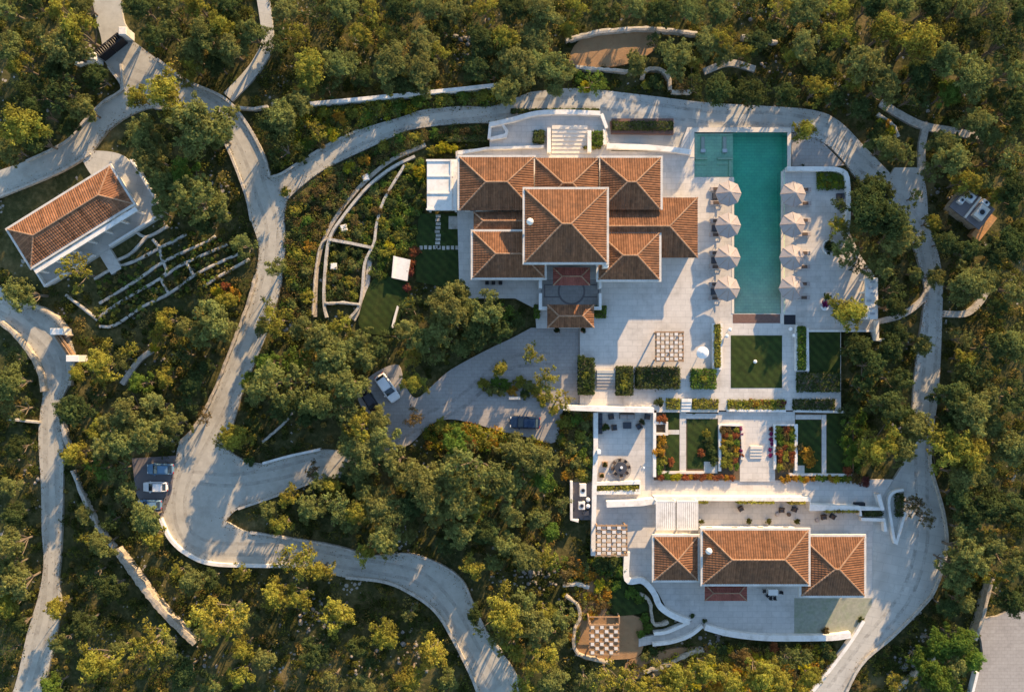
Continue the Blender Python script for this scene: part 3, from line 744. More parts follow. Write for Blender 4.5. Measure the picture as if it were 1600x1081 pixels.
wall([(1004,122),(1008,111),(1020,107),(1035,110),(1045,121),(1048,140)], .55, -.3, .9, 'stonewall', 'horseshoe stone wall around a dark bush above the top road', smooth=True, rough=.05)
wall([(1050,143),(1080,143)], .5, -.3, .8, 'palewall', 'short pale wall right of the horseshoe stone wall')
wall([(1160,58),(1180,58),(1205,64),(1215,66)], .6, -.3, .8, 'palewall', 'broken pale stone wall at the top right of centre', rough=.1)
wall([(1372,178),(1392,192),(1400,202),(1404,214)], .5, -.3, .5, 'palewall', 'curved dry stone edging beside the yellow bush at upper right', smooth=True, rough=.06)
wall([(1553,900),(1545,930),(1536,965),(1525,1000)], .5, -.3, 1.6, 'stonewall', 'sunlit tan wall running down to the lower right corner road', rough=.05)
wall([(1528,1050),(1518,1090)], .4, -.3, .8, 'white', 'short white wall beside the lower right corner road')
wall([(1404,1075),(1440,1045),(1470,1015)], .7, -.3, .5, 'stonewall', 'rough line of pale rubble below the slope road at lower right', rough=.15)
wall([(410,690),(440,665),(465,635)], .35, -.3, .5, 'palewall', 'thin tan wall slanting up through the trees above the lane', rough=.05)
# estate walls
wall([(765,195),(800,187),(838,177),(880,175),(938,177)], .7, 0, 1.5, 'white', 'gently curved white wall above the cream steps north of the villa', smooth=True)
wall([(940,178),(948,200)], .5, 0, 1.3, 'white', 'short slanted white wall right of the cream steps')
wall([(858,200),(858,238)], .6, ZU-.3, 1.5, 'white', 'white cheek wall on the left of the cream steps')
wall([(921,204),(921,238)], .6, ZU-.3, 1.5, 'white', 'white cheek wall on the right of the cream steps')
wall([(944,202),(944,226)], .4, ZU-.3, 1.2, 'white', 'thin white wall right of the green bed by the cream steps')
wall([(764,217),(766,196),(785,194),(792,205),(790,212),(766,217)], .45, ZU-.3, 1.2, 'white', 'white walled hatch well left of the cream steps')
wall([(948,228),(1010,230),(1054,234),(1080,238)], .8, ZU-.3, 1.3, 'white', 'white wall between the villa and the planter box, ending at the pool')
wall([(716,240),(760,232),(850,229)], .4, ZU-.3, 1.1, 'white', 'low white wall along the terrace above the upper left villa roof')
wall([(1230,264),(1290,264),(1312,266),(1324,278),(1326,330),(1323,372)], .7, 0, 1.5, 'white', 'white parapet wall with a rounded corner around the right pool deck', smooth=True, n=3)
wall([(1115,505),(1115,576),(1128,576)], .35, ZU-.2, ZU+.55, 'white', 'white planter wall left of the central lawn')
wall([(1127,505),(1127,574)], .35, ZU-.2, ZU+.55, 'white', 'white planter edge between the tall hedge and the central lawn')
wall([(1245,508),(1245,579),(1262,579),(1262,512)], .35, ZU-.2, ZU+.55, 'white', 'white planter wall right of the central lawn')
wall([(1262,517),(1368,517)], .3, ZU-.2, ZU+.35, 'white', 'white edge between the right pool deck and the dark side lawn')
wall([(1371,500),(1371,531),(1382,531)], .5, -.3, 1.4, 'white', 'white L-shaped wall below the poolside bar roof')
wall([(880,637),(932,639),(1022,641)], .75, 0, 2.6, 'white', 'tall white wall at the top of the sunken lounge terrace')
wall([(931,645),(931,700),(929,760),(927,868)], .7, -.3, 1.1, 'white', 'long white wall down the left side of the lounge terrace')
wall([(1023,645),(1023,690),(1023,745)], .45, 0, .9, 'white', 'white wall between the lounge terrace and the planted garden')
wall([(1024,661),(1042,661),(1042,678),(1024,678)], .4, 0, .9, 'cream', 'cream stepped wall block at the left of the planted garden')
wall([(1026,642),(1123,642)], .4, ZG-.2, ZU+.05, 'cream', 'cream retaining wall above the left garden lawn')
wall([(1136,641),(1228,642)], .35, ZG-.2, ZU+.2, 'white', 'white edge below the red flower strip')
wall([(1240,642),(1334,644)], .35, ZG-.2, ZU+.05, 'white', 'thin white wall above the right garden lawn')
wall([(1125,736),(1125,664),(1156,664)], .4, ZG-.2, ZG+.42, 'white', 'white wall around the left red and yellow flower bed')
wall([(1159,664),(1161,700),(1160,718)], .45, ZG-.2, ZG+.42, 'cream', 'cream wall with pink blooms right of the left flower bed')
wall([(1211,733),(1211,664),(1244,664),(1244,735)], .4, ZG-.2, ZG+.42, 'white', 'white wall around the right red flower bed')
wall([(1028,738),(1100,738)], .4, ZL, ZG+.22, 'cream', 'cream wall above the left autumn coloured border')
wall([(1232,741),(1335,742)], .4, ZL, ZG+.22, 'cream', 'cream wall above the right autumn coloured border')
wall([(930,756),(1000,754),(1000,768),(930,770)], .5, ZL-.1, ZL+.9, 'white', 'white walled hedge planter below the round dining table')
wall([(948,788),(1000,786),(1028,782)], .9, ZL-.1, 1.7, 'white', 'thick white wall stub left of the white slatted pergola')
wall([(1022,779),(1100,779),(1266,780),(1266,793),(1345,794)], .65, ZL-.1, 1.7, 'white', 'stepped white wall along the top of the lower house terrace')
wall([(1345,806),(1345,794),(1382,795)], .45, ZL-.1, 1.2, 'white', 'white wall around the small dark hedge right of the lower house terrace')
wall([(1346,811),(1382,812),(1384,830)], .5, ZL-.1, 1.0, 'white', 'low white angled wall right of the lower house')
wall([(1373,772),(1379,796)], .6, ZL-.1, 1.3, 'white', 'short slanted white wall by the lower forecourt')
wall([(1412,765),(1395,770),(1389,785),(1393,815),(1399,848),(1404,838),(1415,800)], .4, -.2, .7, 'white', 'white kerb wall around the leaf-shaped island in the forecourt', smooth=True, n=3)
wall([(980,862),(980,905),(1002,907),(1014,916),(1024,930),(1032,948),(1052,962),(1078,972)], .9, -.3, 1.0, 'white', 'snaking white parapet left of the lower house terrace', smooth=True)
wall([(1102,980),(1140,990),(1190,996),(1240,997),(1300,996),(1330,992)], .9, -.4, 1.0, 'white', 'long curved white parapet below the lower house', smooth=True)
wall([(1020,1007),(1050,1003),(1078,993),(1098,978)], .5, -.3, .8, 'white', 'lower white wall of the ramp to the lower pergola', smooth=True)
wall([(1022,990),(1040,988),(1060,980),(1078,971)], .5, -.3, .8, 'white', 'upper white wall of the ramp to the lower pergola', smooth=True)
slab('ramp', [(998,996),(1020,992),(1050,986),(1082,970),(1100,976),(1078,990),(1050,1000),(1018,1006),(998,1010)], .10, MAT['deck'])
wall([(884,930),(902,945),(906,965),(898,985),(900,1018),(930,1030),(955,1036)], .5, -.2, .6, 'stonewall', 'curved rough stone wall left of the lower pergola', smooth=True, rough=.09)
wall([(880,915),(900,912),(920,918)], .6, -.2, .7, 'palewall', 'rough pale stone heap wall above the lower pergola clearing', rough=.12)
wall([(1000,928),(1015,940),(1022,975),(1045,972)], .5, -.2, .6, 'stonewall', 'rough stone edge right of the small bright lawn', smooth=True, rough=.08)
wall([(1005,1050),(1040,1040),(1075,1022),(1100,1016)], .6, -.2, .6, 'stonewall', 'rough orange stone bank below the ramp', smooth=True, rough=.12)
wall([(893,752),(893,812),(904,814)], .4, -.3, 1.2, 'white', 'white wall around the left side of the service yard')
# crescent garden
wall([(648,244),(612,262),(574,292),(536,338),(514,374),(507,430),(506,474),(510,496)], .42, -.2, .6, 'palewall', 'long curved pale outer wall of the crescent walled garden', smooth=True)
wall([(632,258),(600,312),(588,352),(584,380),(570,410),(566,450),(561,478),(545,498)], .4, -.2, .6, 'palewall', 'curved pale inner wall of the crescent walled garden', smooth=True)
wall([(514,374),(548,380),(581,387)], .45, -.2, .7, 'palewall', 'upper cross wall of the crescent walled garden')
wall([(508,474),(535,473),(562,476)], .45, -.2, .7, 'palewall', 'lower cross wall of the crescent walled garden', rough=.05)
wall([(512,372),(500,385),(492,430),(488,492)], .3, -.2, .5, 'stonewall', 'thin stone edge left of the crescent garden path', smooth=True, rough=.03)
wall([(622,478),(617,495),(613,512)], .35, -.2, .6, 'white', 'thin white edge at the foot of the left villa lawn')
# guest garden walks
G = 'stone garden walks of the guest house'
for px, lab in (
  ([(207,358),(228,370),(262,353)], 'short forked stone walk nearest to the guest house porch'),
  ([(228,370),(205,395),(180,408)], 'stone walk slanting down left from the fork by the guest house'),
  ([(238,374),(248,387),(252,403),(260,424),(252,436),(263,458)], 'wavy stone walk crossing the guest garden from top to bottom'),
  ([(147,436),(175,420),(210,408),(244,390),(291,366)], 'topmost long stone terrace edge of the guest garden'),
  ([(155,474),(210,440),(257,408),(320,379),(336,369)], 'second long stone terrace edge of the guest garden from the top'),
  ([(152,497),(184,474),(252,434),(289,411),(355,382)], 'third long stone terrace edge of the guest garden from the top'),
  ([(155,510),(179,508),(223,479),(265,458),(310,426),(376,395)], 'fourth long stone terrace edge of the guest garden from the top'),
  ([(318,447),(345,430),(389,405)], 'lowest stone terrace edge of the guest garden, nearest to the main drive'),
  ([(291,411),(297,420),(301,430)], 'short cross piece between two stone terrace edges of the guest garden'),
  ([(102,461),(125,478),(152,500)], 'stone walk at the lower left end of the guest garden')):
    wall(px, .42, -.3, .14, 'palewall', lab, smooth=True, rough=.02, group=G, name='garden_walk', cat='garden edging')

# cream steps north of the villa
st = thing('stone_steps', 'broad flight of cream stone steps north of the villa', 'steps', *W(890, 218, ZU), ZU)
for k in range(7):
    g = M(); a = W(862, 198+6*(k+1), ZU); b = W(917, 198+6*k, ZU); g.bbox(a[0], a[1], ZU+.002, b[0], b[1], ZU+.16*(7-k)*.6, .02)
    g.build('step', MAT['cream'], st)
st2 = thing('stone_steps', 'short dark flight of steps between two dark hedges below the courtyard', 'steps', *W(946, 592, ZU), ZU)
for k in range(6):
    g = M(); a = W(932, 578+5*(k+1), ZU); b = W(961, 578+5*k, ZU); g.bbox(a[0], a[1], ZU+.002, b[0], b[1], ZU+.05+.09*(6-k), .02)
    g.build('step', MAT['drive' if k > 2 else 'upper_conc'], st2)
st3 = thing('stone_steps', 'small cream flight of steps between the two red flower beds', 'steps', *W(1180, 706, ZG), ZG)
for k in range(4):
    g = M(); a = W(1171, 696+5*(k+1), ZG); b = W(1190, 696+5*k, ZG); g.bbox(a[0], a[1], ZG, b[0], b[1], ZG+.12+.1*(4-k), .02)
    g.build('step', MAT['cream'], st3)
st4 = thing('stone_steps', 'narrow white steps between the two yellow-green hedge strips', 'steps', *W(1071, 632, ZU), ZU)
for k in range(4):
    g = M(); a = W(1064, 623+5*(k+1), ZU); b = W(1080, 623+5*k, ZU); g.bbox(a[0], a[1], ZU, b[0], b[1], ZU+.05+.1*(4-k), .02)
    g.build('step', MAT['white'], st4)

# gates
def gates():
    t = thing('entrance_gate', 'black sliding gate between white pillars at the upper left', 'gate', *W(179, 77), 0)
    a, b = Vector((*W(161, 92), 0)), Vector((*W(197, 63), 0)); d = (b-a).normalized(); n = Vector((-d.y, d.x, 0))
    for k in range(2):
        g = M(); p, q = a+(b-a)*(k*.5+.01), a+(b-a)*(k*.5+.49)
        for off in (-.5, .5): 
            g.loft([[p+n*(off-.12), q+n*(off-.12), q+n*(off+.12), p+n*(off+.12)], [v+Vector((0,0,1.9)) for v in (p+n*(off-.12), q+n*(off-.12), q+n*(off+.12), p+n*(off+.12))]])
        for i in range(6):
            c = p+(q-p)*((i+.5)/6); g.tube([c-n*.6+Vector((0,0,1.8)), c+n*.6+Vector((0,0,1.8))], .11, n=4)
        g.build('gate_leaf', MAT['black'], t)
    for p, s in ((a-d*.7, 1.0), (b+d*.8, 1.1)):
        g = M(); g.bbox(p.x-s*.55, p.y-s*.55, -.2, p.x+s*.55, p.y+s*.55, 2.4, .08); g.build('pillar', MAT['white'], t)
    g = M(); p = a-d*1.3; L, R = band([(p.x, p.y), (p.x-2.8, p.y-.3)], .4); g.prism(L+R[::-1], -.2, 1.2); g.build('side_wall', MAT['white'], t)
    t = thing('wooden_gate', 'brown wooden gate between two white pillars beside the left road bend', 'gate', *W(106, 538), 0)
    a, b = Vector((*W(97, 523), 0)), Vector((*W(119, 555), 0)); d = (b-a).normalized(); n = Vector((-d.y, d.x, 0))
    for k in range(12):
        g = M(); p = a+(b-a)*(k/12+.005); q = a+(b-a)*((k+1)/12-.005)
        r = [p-n*.06, q-n*.06, q+n*.06, p+n*.06]; g.loft([r, [v+Vector((0,0,1.7)) for v in r]]); g.build('plank', MAT['wood'], t)
    g = M()
    for off in (-.35, .35):
        r = [a+n*(off-.1), b+n*(off-.1), b+n*(off+.1), a+n*(off+.1)]; g.loft([[v+Vector((0,0,1.3)) for v in r], [v+Vector((0,0,1.5)) for v in r]])
    g.build('rail', MAT['wood'], t)
    for p in ((93, 518), (118, 560)):
        g = M(); x, y = W(*p, 1.5); g.bbox(x-1.1, y-.5, -.3, x+.9, y+.5, 2.2, .06); g.build('pillar', MAT['white'], t)
gates()

# ------------------------------------------------------------------ checkered pergolas
def pergola(x0, y0, x1, y1, zg, label, nx=6, ny=7, z=2.7):
    a = W(x0, y1, z); b = W(x1, y0, z); t = thing('checkered_pergola', label, 'pergola', (a[0]+b[0])/2, (a[1]+b[1])/2, zg, group='timber pergolas with white checkered shade panels')
    for x in (a[0]+.12, b[0]-.12):
        for y in (a[1]+.12, b[1]-.12):
            g = M(); g.bbox(x-.1, y-.1, zg, x+.1, y+.1, z-.161, .01); g.build('post', MAT['wood'], t)
    dx, dy = (b[0]-a[0])/nx, (b[1]-a[1])/ny
    for i in range(nx+1):
        g = M(); x = a[0]+dx*i; w_ = .13 if i in (0, nx) else .08; g.box(x-w_, a[1]-.15, z-.16, x+w_, b[1]+.15, z); g.build('beam', MAT['wood'], t)
    for j in range(ny+1):
        g = M(); y = a[1]+dy*j; w_ = .13 if j in (0, ny) else .07; g.box(a[0]-.15, y-w_, z+.002, b[0]+.15, y+w_, z+.10); g.build('cross_beam', MAT['wood'], t)
    for i in range(nx):
        for j in range(ny):
            if (i+j) % 2: continue
            g = M(); xx, yy = a[0]+dx*i, a[1]+dy*j
            g.loft([[(xx+.09,yy+.09,z+.12),(xx+dx-.09,yy+.09,z+.12),(xx+dx-.09,yy+dy-.09,z+.12),(xx+.09,yy+dy-.09,z+.12)],
                    [(xx+.09,yy+.09,z+.15),(xx+dx-.09,yy+.09,z+.15),(xx+dx-.09,yy+dy-.09,z+.15),(xx+.09,yy+dy-.09,z+.15)]])
            g.build('shade_panel', MAT['panel'], t)
pergola(1025, 519, 1067, 564, ZU, 'checkered white and brown pergola on the courtyard below the villa')
pergola(932, 821, 979, 867, ZL, 'checkered white and brown pergola left of the lower house')
pergola(922, 976, 966, 1022, .02, 'checkered white and brown pergola in the earthy clearing at the bottom')
g = M()
a = W(920, 975, 2.2); b = W(968, 964, 2.2)
for x in (a[0], b[0]): g.box(x-.1, a[1], .02, x+.1, b[1], 2.0)
g.box(a[0]+.101, b[1]-.1, 1.8, b[0]-.101, b[1], 2.0)
tag(g.build('timber_frame', MAT['wood']), 'open timber frame above the bottom checkered pergola', 'frame')

# ------------------------------------------------------------------ umbrellas and loungers
def make_umbrella(label):
    t = thing('parasol', label, 'parasol', 0, 0, ZU, group='cream octagonal parasols beside the pool')
    R, z0, z1 = 1.98, 2.2, 3.25
    ang = [6.28319*i/8 for i in range(8)]
    g = M()
    for i in range(8):
        a0, a1 = ang[i], ang[(i+1) % 8]
        p = (R*math.cos(a0), R*math.sin(a0)); q = (R*math.cos(a1), R*math.sin(a1))
        mid = lambda f, zz: ((p[0]*f, p[1]*f, zz), (q[0]*f, q[1]*f, zz))
        r = [mid(.06, z1), mid(.5, z0+(z1-z0)*.47), mid(1, z0)]
        g.poly([r[0][0], r[1][0], r[1][1], r[0][1]]); g.poly([r[1][0], r[2][0], r[2][1], r[1][1]])
        d = mid(1.0, z0-.16); g.poly([r[2][0], d[0], d[1], r[2][1]])
    g.build('canopy', MAT['fabric'], t, local=True)
    v = M(); v.lathe(0, 0, [(.32, z1-.02), (.05, z1+.12)], 8); v.build('cap', MAT['fabric'], t, local=True)
    for i in range(8):
        rb = M(); rb.tube([(.1*math.cos(ang[i]), .1*math.sin(ang[i]), z1-.04), (2.0*math.cos(ang[i]), 2.0*math.sin(ang[i]), z0-.0)], .018, n=4); rb.build('rib', MAT['wood'], t, local=True)
    p = M(); p.cyl(0, 0, 0, z1, .045, n=8); p.build('pole', MAT['wood'], t, local=True)
    p = M(); p.bbox(-.35, -.35, 0, .35, .35, .12); p.build('base', MAT['steel'], t, local=True)
    return t
def make_lounger():
    t = thing('sun_lounger', 'x', 'sun lounger', 0, 0, ZU, group='sun loungers set in pairs under the parasols')
    f = M(); f.box(-1.0, -.36, .22, 1.0, -.30, .30); f.box(-1.0, .30, .22, 1.0, .36, .30); f.box(-1.0, -.299, .22, -.92, .299, .30); f.box(.92, -.299, .22, 1.0, .299, .30)
    f.build('frame', MAT['white'], t, local=True)
    for x in (-.9, .9):
        for y in (-.31, .31):
            l = M(); l.box(x-.04, y-.04, 0, x+.04, y+.04, .219); l.build('leg', MAT['white'], t, local=True)
    m = M(); m.bbox(-1.02, -.33, .302, .35, .33, .42, .05); m.build('mattress', MAT['fabric'], t, local=True)
    b = M(); b.loft([[(.36,-.33,.32),(1.0,-.33,.62),(1.0,.33,.62),(.36,.33,.32)], [(.34,-.33,.43),(.96,-.33,.73),(.96,.33,.73),(.34,.33,.43)]]); b.build('backrest', MAT['fabric'], t, local=True)
    c = M(); c.bbox(-.55, -.24, .422, .30, .24, .46, .03); c.build('folded_towel', MAT['brownwick'], t, local=True)
    return t
def make_cube(name, label, x, y, z, s, h, m, cat, group=None):
    t = thing(name, label, cat, x, y, z, group=group)
    g = M(); g.bbox(-s, -s, 0, s, s, h-.06); g.build('body', MAT[m], t, local=True)
    g = M(); g.bbox(-s*.97, -s*.97, h-.058, s*.97, s*.97, h+.04, .03); g.build('top', MAT[m], t, local=True)
    return t
ORD = ['first', 'second', 'third', 'lowest']
u0 = l0 = None
for side, ux, pts in (('left', 1139, (302, 352, 402, 451)), ('right', 1240, (303, 351, 402, 450))):
    for k, py in enumerate(pts):
        lab = f'cream parasol on the {side} side of the pool, {ORD[k]} from the top' if k < 3 else f'cream parasol on the {side} side of the pool, the lowest of four'
        if u0 is None: u0 = make_umbrella(lab); t = u0
        else: t = dup(u0)
        x, y = W(ux-k*.7, py, 3.0); t.location = (x, y, ZU); t['label'] = lab
        for dy, up_ in ((-10.5, 'upper'), (11, 'lower')):
            if l0 is None: l0 = make_lounger(); t = l0
            else: t = dup(l0)
            x, y = W((1120 if side == 'left' else 1257)-k*.7, py+dy+4, ZU+.3); t.location = (x, y, ZU)
            t.rotation_euler[2] = 0 if side == 'left' else math.pi
            t['label'] = f'{up_} sun lounger under the {ORD[k]} parasol on the {side} side of the pool' if k < 3 else f'{up_} sun lounger under the lowest parasol on the {side} side of the pool'
        if side == 'left':
            x, y = W(1118.5-k*.7, py+4.5, ZU+.4)
            make_cube('side_table', f'dark square table between the two loungers of the {ORD[k]} parasol on the left pool side', x, y, ZU, .48, .45, 'cushion', 'table', 'dark square tables on the left pool side')

# ------------------------------------------------------------------ vehicles
def make_car(label, px, py, deg, paint, z=.06, convertible=False, sc=1.0):
    x, y = W(px, py, 1.0); t = thing('parked_car', label, 'car', x, y, z, math.radians(deg), group='cars parked on the estate'); P = MAT[paint]
    def ring(X, hw, zl, zh, b=.12):
        return [(X,-hw*.94,zl),(X,hw*.94,zl),(X,hw,zl+.14),(X,hw,zh-b),(X,hw-b,zh),(X,-hw+b,zh),(X,-hw,zh-b),(X,-hw,zl+.14)]
    b = M(); b.loft([ring(*r) for r in ((-2.28,.62,.42,.72),(-2.2,.80,.3,.88),(-1.9,.88,.24,.97),(-1.0,.91,.22,.98),(0,.91,.22,.97),(.9,.91,.22,.96),(1.6,.88,.24,.88),(2.1,.80,.28,.76),(2.27,.62,.38,.64))])
    b.build('body', P, t, local=True, smooth=False)
    if convertible:
        g = M(); g.loft([ring(*r) for r in ((-1.6,.66,.9,1.0,.05),(-1.2,.7,.9,1.12,.08),(.3,.7,.9,1.12,.08),(.5,.7,.9,1.0,.05))]); g.build('soft_top', MAT['cushion'], t, local=True)
        g = M(); g.loft([[(.5,-.68,.98),(.95,-.72,.96),(.95,.72,.96),(.5,.68,.98)],[(.42,-.6,1.3),(.48,-.6,1.3),(.48,.6,1.3),(.42,.6,1.3)]]); g.build('windscreen', MAT['glass'], t, local=True)
    else:
        g = M(); g.loft([ring(*r) for r in ((-2.02,.68,.92,1.0,.05),(-1.55,.74,.92,1.40,.12),(.25,.74,.92,1.40,.12),(1.05,.72,.92,.98,.04))]); g.build('window_glass', MAT['glass'], t, local=True)
        g = M(); g.loft([ring(*r) for r in ((-1.62,.60,1.36,1.42,.03),(-1.45,.70,1.36,1.46,.07),(.05,.70,1.36,1.46,.07),(.22,.62,1.36,1.42,.03))]); g.build('roof_panel', P, t, local=True)
        for s in (-1, 1):
            g = M(); g.tube([(.98,s*.70,.97),(.24,s*.70,1.40)], .045, n=4); g.tube([(-1.98,s*.68,.97),(-1.55,s*.71,1.40)], .06, n=4); g.tube([(-.6,s*.755,.97),(-.6,s*.735,1.38)], .04, n=4); g.build('pillar', P, t, local=True)
    for s in (-1, 1):
        for X in (-1.4, 1.4):
            g = M(); r = [[(X+.33*math.cos(6.28319*i/14), s*yy, .33+.33*math.sin(6.28319*i/14)) for i in range(14)] for yy in (.74, .93)]; g.loft(r); wo = g.build('wheel', MAT['rubber'], t, local=True)
            g = M(); r = [[(X+.2*math.cos(6.28319*i/10), s*yy, .33+.2*math.sin(6.28319*i/10)) for i in range(10)] for yy in (.9, .94)]; g.loft(r); ro = g.build('rim', MAT['steel'], t, local=True); ro.parent = wo
        g = M(); g.bbox(2.02, s*.62-.16, .60, 2.20, s*.62+.16, .77, .03); g.build('headlight', MAT['lamp'], t, local=True)
        g = M(); g.bbox(-2.29, s*.62-.16, .66, -2.14, s*.62+.16, .86, .03); g.build('tail_light', MAT['redlamp'], t, local=True)
        g = M(); g.bbox(.72, s*.98-.1, .92, .9, s*.98+.1, 1.06, .03); g.build('mirror', P, t, local=True)
    t.scale = (sc, sc, sc)
    return t
make_car('white estate car parked under the trees off the driveway', 605, 606, -55, 'carwhite', sc=1.05)
make_car('small black open-top car parked left of the white estate car', 579, 629, -58, 'carblack', convertible=True, sc=.88)
make_car('dark navy car parked alone on the driveway spur', 820, 660, 178, 'carnavy', sc=1.04)
make_car('blue-grey car at the top of the three in the roadside lay-by', 249, 733, 180, 'carblue', sc=.92)
make_car('white car in the middle of the three in the roadside lay-by', 241, 761, 180, 'carwhite', sc=.84)
make_car('blue-grey car at the bottom of the three in the roadside lay-by, partly under a tree', 232, 789, 180, 'carblue', sc=.82)

# ------------------------------------------------------------------ furniture and small things
def armchair(px, py, z, deg, m, label, s=.42, group=None):
    x, y = W(px, py, z+.5); t = thing('armchair', label, 'chair', x, y, z, math.radians(deg), group=group)
    g = M(); g.bbox(-s, -s, .06, s, s, .36); g.build('seat', MAT[m], t, local=True)
    g = M(); g.bbox(-s, s*.6, .361, s, s, .80); g.build('backrest', MAT[m], t, local=True)
    for k in (-1, 1):
        g = M(); g.bbox(min(k*s, k*s*.72), -s, .361, max(k*s, k*s*.72), s*.59, .56); g.build('armrest', MAT[m], t, local=True)
    g = M(); g.bbox(-s*.68, -s*.95, .362, s*.68, s*.55, .46, .04); g.build('cushion', MAT['cushion' if m != 'cushion' else 'brownwick'], t, local=True)
    return t
def sofa(px, py, z, deg, L, m, cm, label):
    x, y = W(px, py, z+.5); t = thing('sofa', label, 'sofa', x, y, z, math.radians(deg)); h = L/2
    g = M(); g.bbox(-h, -.45, .06, h, .45, .34); g.build('base', MAT[m], t, local=True)
    g = M(); g.bbox(-h, .25, .341, h, .45, .82); g.build('backrest', MAT[m], t, local=True)
    n = max(2, int(L/.8))
    for k in range(n):
        x0 = -h+.05+(L-.1)*k/n; g = M(); g.bbox(x0+.02, -.43, .342, x0+(L-.1)/n-.02, .24, .48, .05); g.build('seat_cushion', MAT[cm], t, local=True)
    return t
def pot_plant(px, py, z, r, label, col=(.06,.085,.025), m='pot', cat='potted plant', group=None, h=.5):
    x, y = W(px, py, z+.5); t = thing('potted_plant', label, cat, x, y, z, group=group)
    g = M(); g.lathe(0, 0, [(r*.45,0),(r*.62,h*.8),(r*.68,h),(r*.5,h)], 12); g.build('pot', MAT[m], t, local=True)
    BUSHPOTS.append((t, x, y, z+h, r, col)); return t
LG = 'seats on the lounge terrace'
sofa(980, 650, ZL, 0, 2.3, 'brownwick', 'fabric', 'wicker sofa with cream seat pads against the tall white lounge wall')
sofa(937, 662, ZL, 90, 3.2, 'black', 'cushion', 'long dark bench sofa along the left wall of the lounge terrace')
armchair(955, 651, ZL, 10, 'cushion', 'dark armchair left of the wicker sofa on the lounge terrace', group=LG)
armchair(1012, 651, ZL, -8, 'cushion', 'dark armchair right of the wicker sofa on the lounge terrace', group=LG)
armchair(960, 668, ZL, 95, 'brownwick', 'brown wicker armchair beside the potted plant on the lounge terrace', group=LG)
armchair(999, 666, ZL, -60, 'brownwick', 'brown wicker armchair right of the coffee table on the lounge terrace', group=LG)
pot_plant(946, 667, ZL, .75, 'green potted plant left of the wicker armchair on the lounge terrace')
pot_plant(1003, 659, ZL, .6, 'small green potted plant above the right wicker armchair', col=(.09,.09,.04))
t = thing('coffee_table', 'dark square coffee table in front of the wicker sofa', 'table', *W(979.5, 664, ZL), ZL)
g = M(); g.bbox(-.65, -.5, .32, .65, .5, .42, .02); g.build('tabletop', MAT['cushion'], t, local=True)
for x in (-.55, .55):
    for y in (-.4, .4):
        g = M(); g.box(x-.05, y-.05, 0, x+.05, y+.05, .319); g.build('leg', MAT['black'], t, local=True)
# round dining set on its stone ring
x, y = W(969, 733, ZL); g = M(); g.cyl(x, y, ZL-.1, ZL+.02, 1.75, n=36); tag(g.build('round_paving', MAT['drive']), kind='structure')
t = thing('round_dining_table', 'round dark dining table with a white centrepiece on the lounge terrace', 'table', *W(970, 731, ZL+.7), ZL)
g = M(); g.cyl(0, 0, .70, .76, .95, n=28); g.build('tabletop', MAT['cushion'], t, local=True)
g = M(); g.lathe(0, 0, [(.4,.021),(.1,.1),(.1,.69)], 12); g.build('pedestal', MAT['black'], t, local=True)
g = M(); bx, by = W(971, 730, ZL+.8); g.lathe(0, 0, [(.10,0),(.2,.1),(.22,.16)], 12); o = g.build('bowl', MAT['offwhite'], local=True, label='small white bowl in the middle of the round dark dining table', cat='bowl'); o.location = (bx, by, ZL+.762)
def dining_chair(x, y, z, rz, m, label, group):
    t = thing('dining_chair', label, 'chair', x, y, z, rz, group=group)
    g = M(); g.bbox(-.24, -.24, .42, .24, .24, .48, .02); g.build('seat', MAT[m], t, local=True)
    g = M(); g.bbox(-.24, .20, .481, .24, .25, .85, .02); g.build('backrest', MAT[m], t, local=True)
    for a in (-.2, .2):
        for b in (-.2, .2):
            l = M(); l.box(a-.025, b-.025, 0, a+.025, b+.025, .419); l.build('leg', MAT[m], t, local=True)
    return t
clock = ['right', 'upper right', 'top', 'upper left', 'left', 'lower left', 'bottom', 'lower right']
for k in range(8):
    a = 6.28319*k/8+.1; dining_chair(t.location.x+1.22*math.cos(a), t.location.y+1.22*math.sin(a), ZL+.021, a-math.pi/2, 'brownwick', f'dark chair at the {clock[k]} of the round dining table', 'chairs round the round dining table')
for px, py, s, lab in ((945, 725, .42, 'upper square planter left of the round dining table'), (940, 742, .36, 'lower square planter left of the round dining table')):
    x, y = W(px, py, ZL); q = thing('square_planter', lab, 'planter', x, y, ZL, group='square planters on the lounge terrace'); g = M(); g.bbox(-s, -s, 0, s, s, .45); g.build('box', MAT['wood'], q, local=True); BUSHPOTS.append((q, x, y, ZL+.45, s*1.1, (.07,.07,.02)))
t = make_cube('wall_lamp_post', 'white lamp block on the left wall of the lounge terrace', *W(934, 704), ZL, .3, 1.6, 'offwhite', 'lamp')
t = thing('lamp_post', 'thin lamp post casting a long shadow on the lounge terrace', 'lamp post', *W(1002, 727, ZL), ZL)
g = M(); g.cyl(0, 0, 0, 2.3, .07, n=8); g.build('pole', MAT['steel'], t, local=True); g = M(); g.cyl(0, 0, 2.3, 2.5, .18, .1, n=10); g.build('lamp_head', MAT['offwhite'], t, local=True)
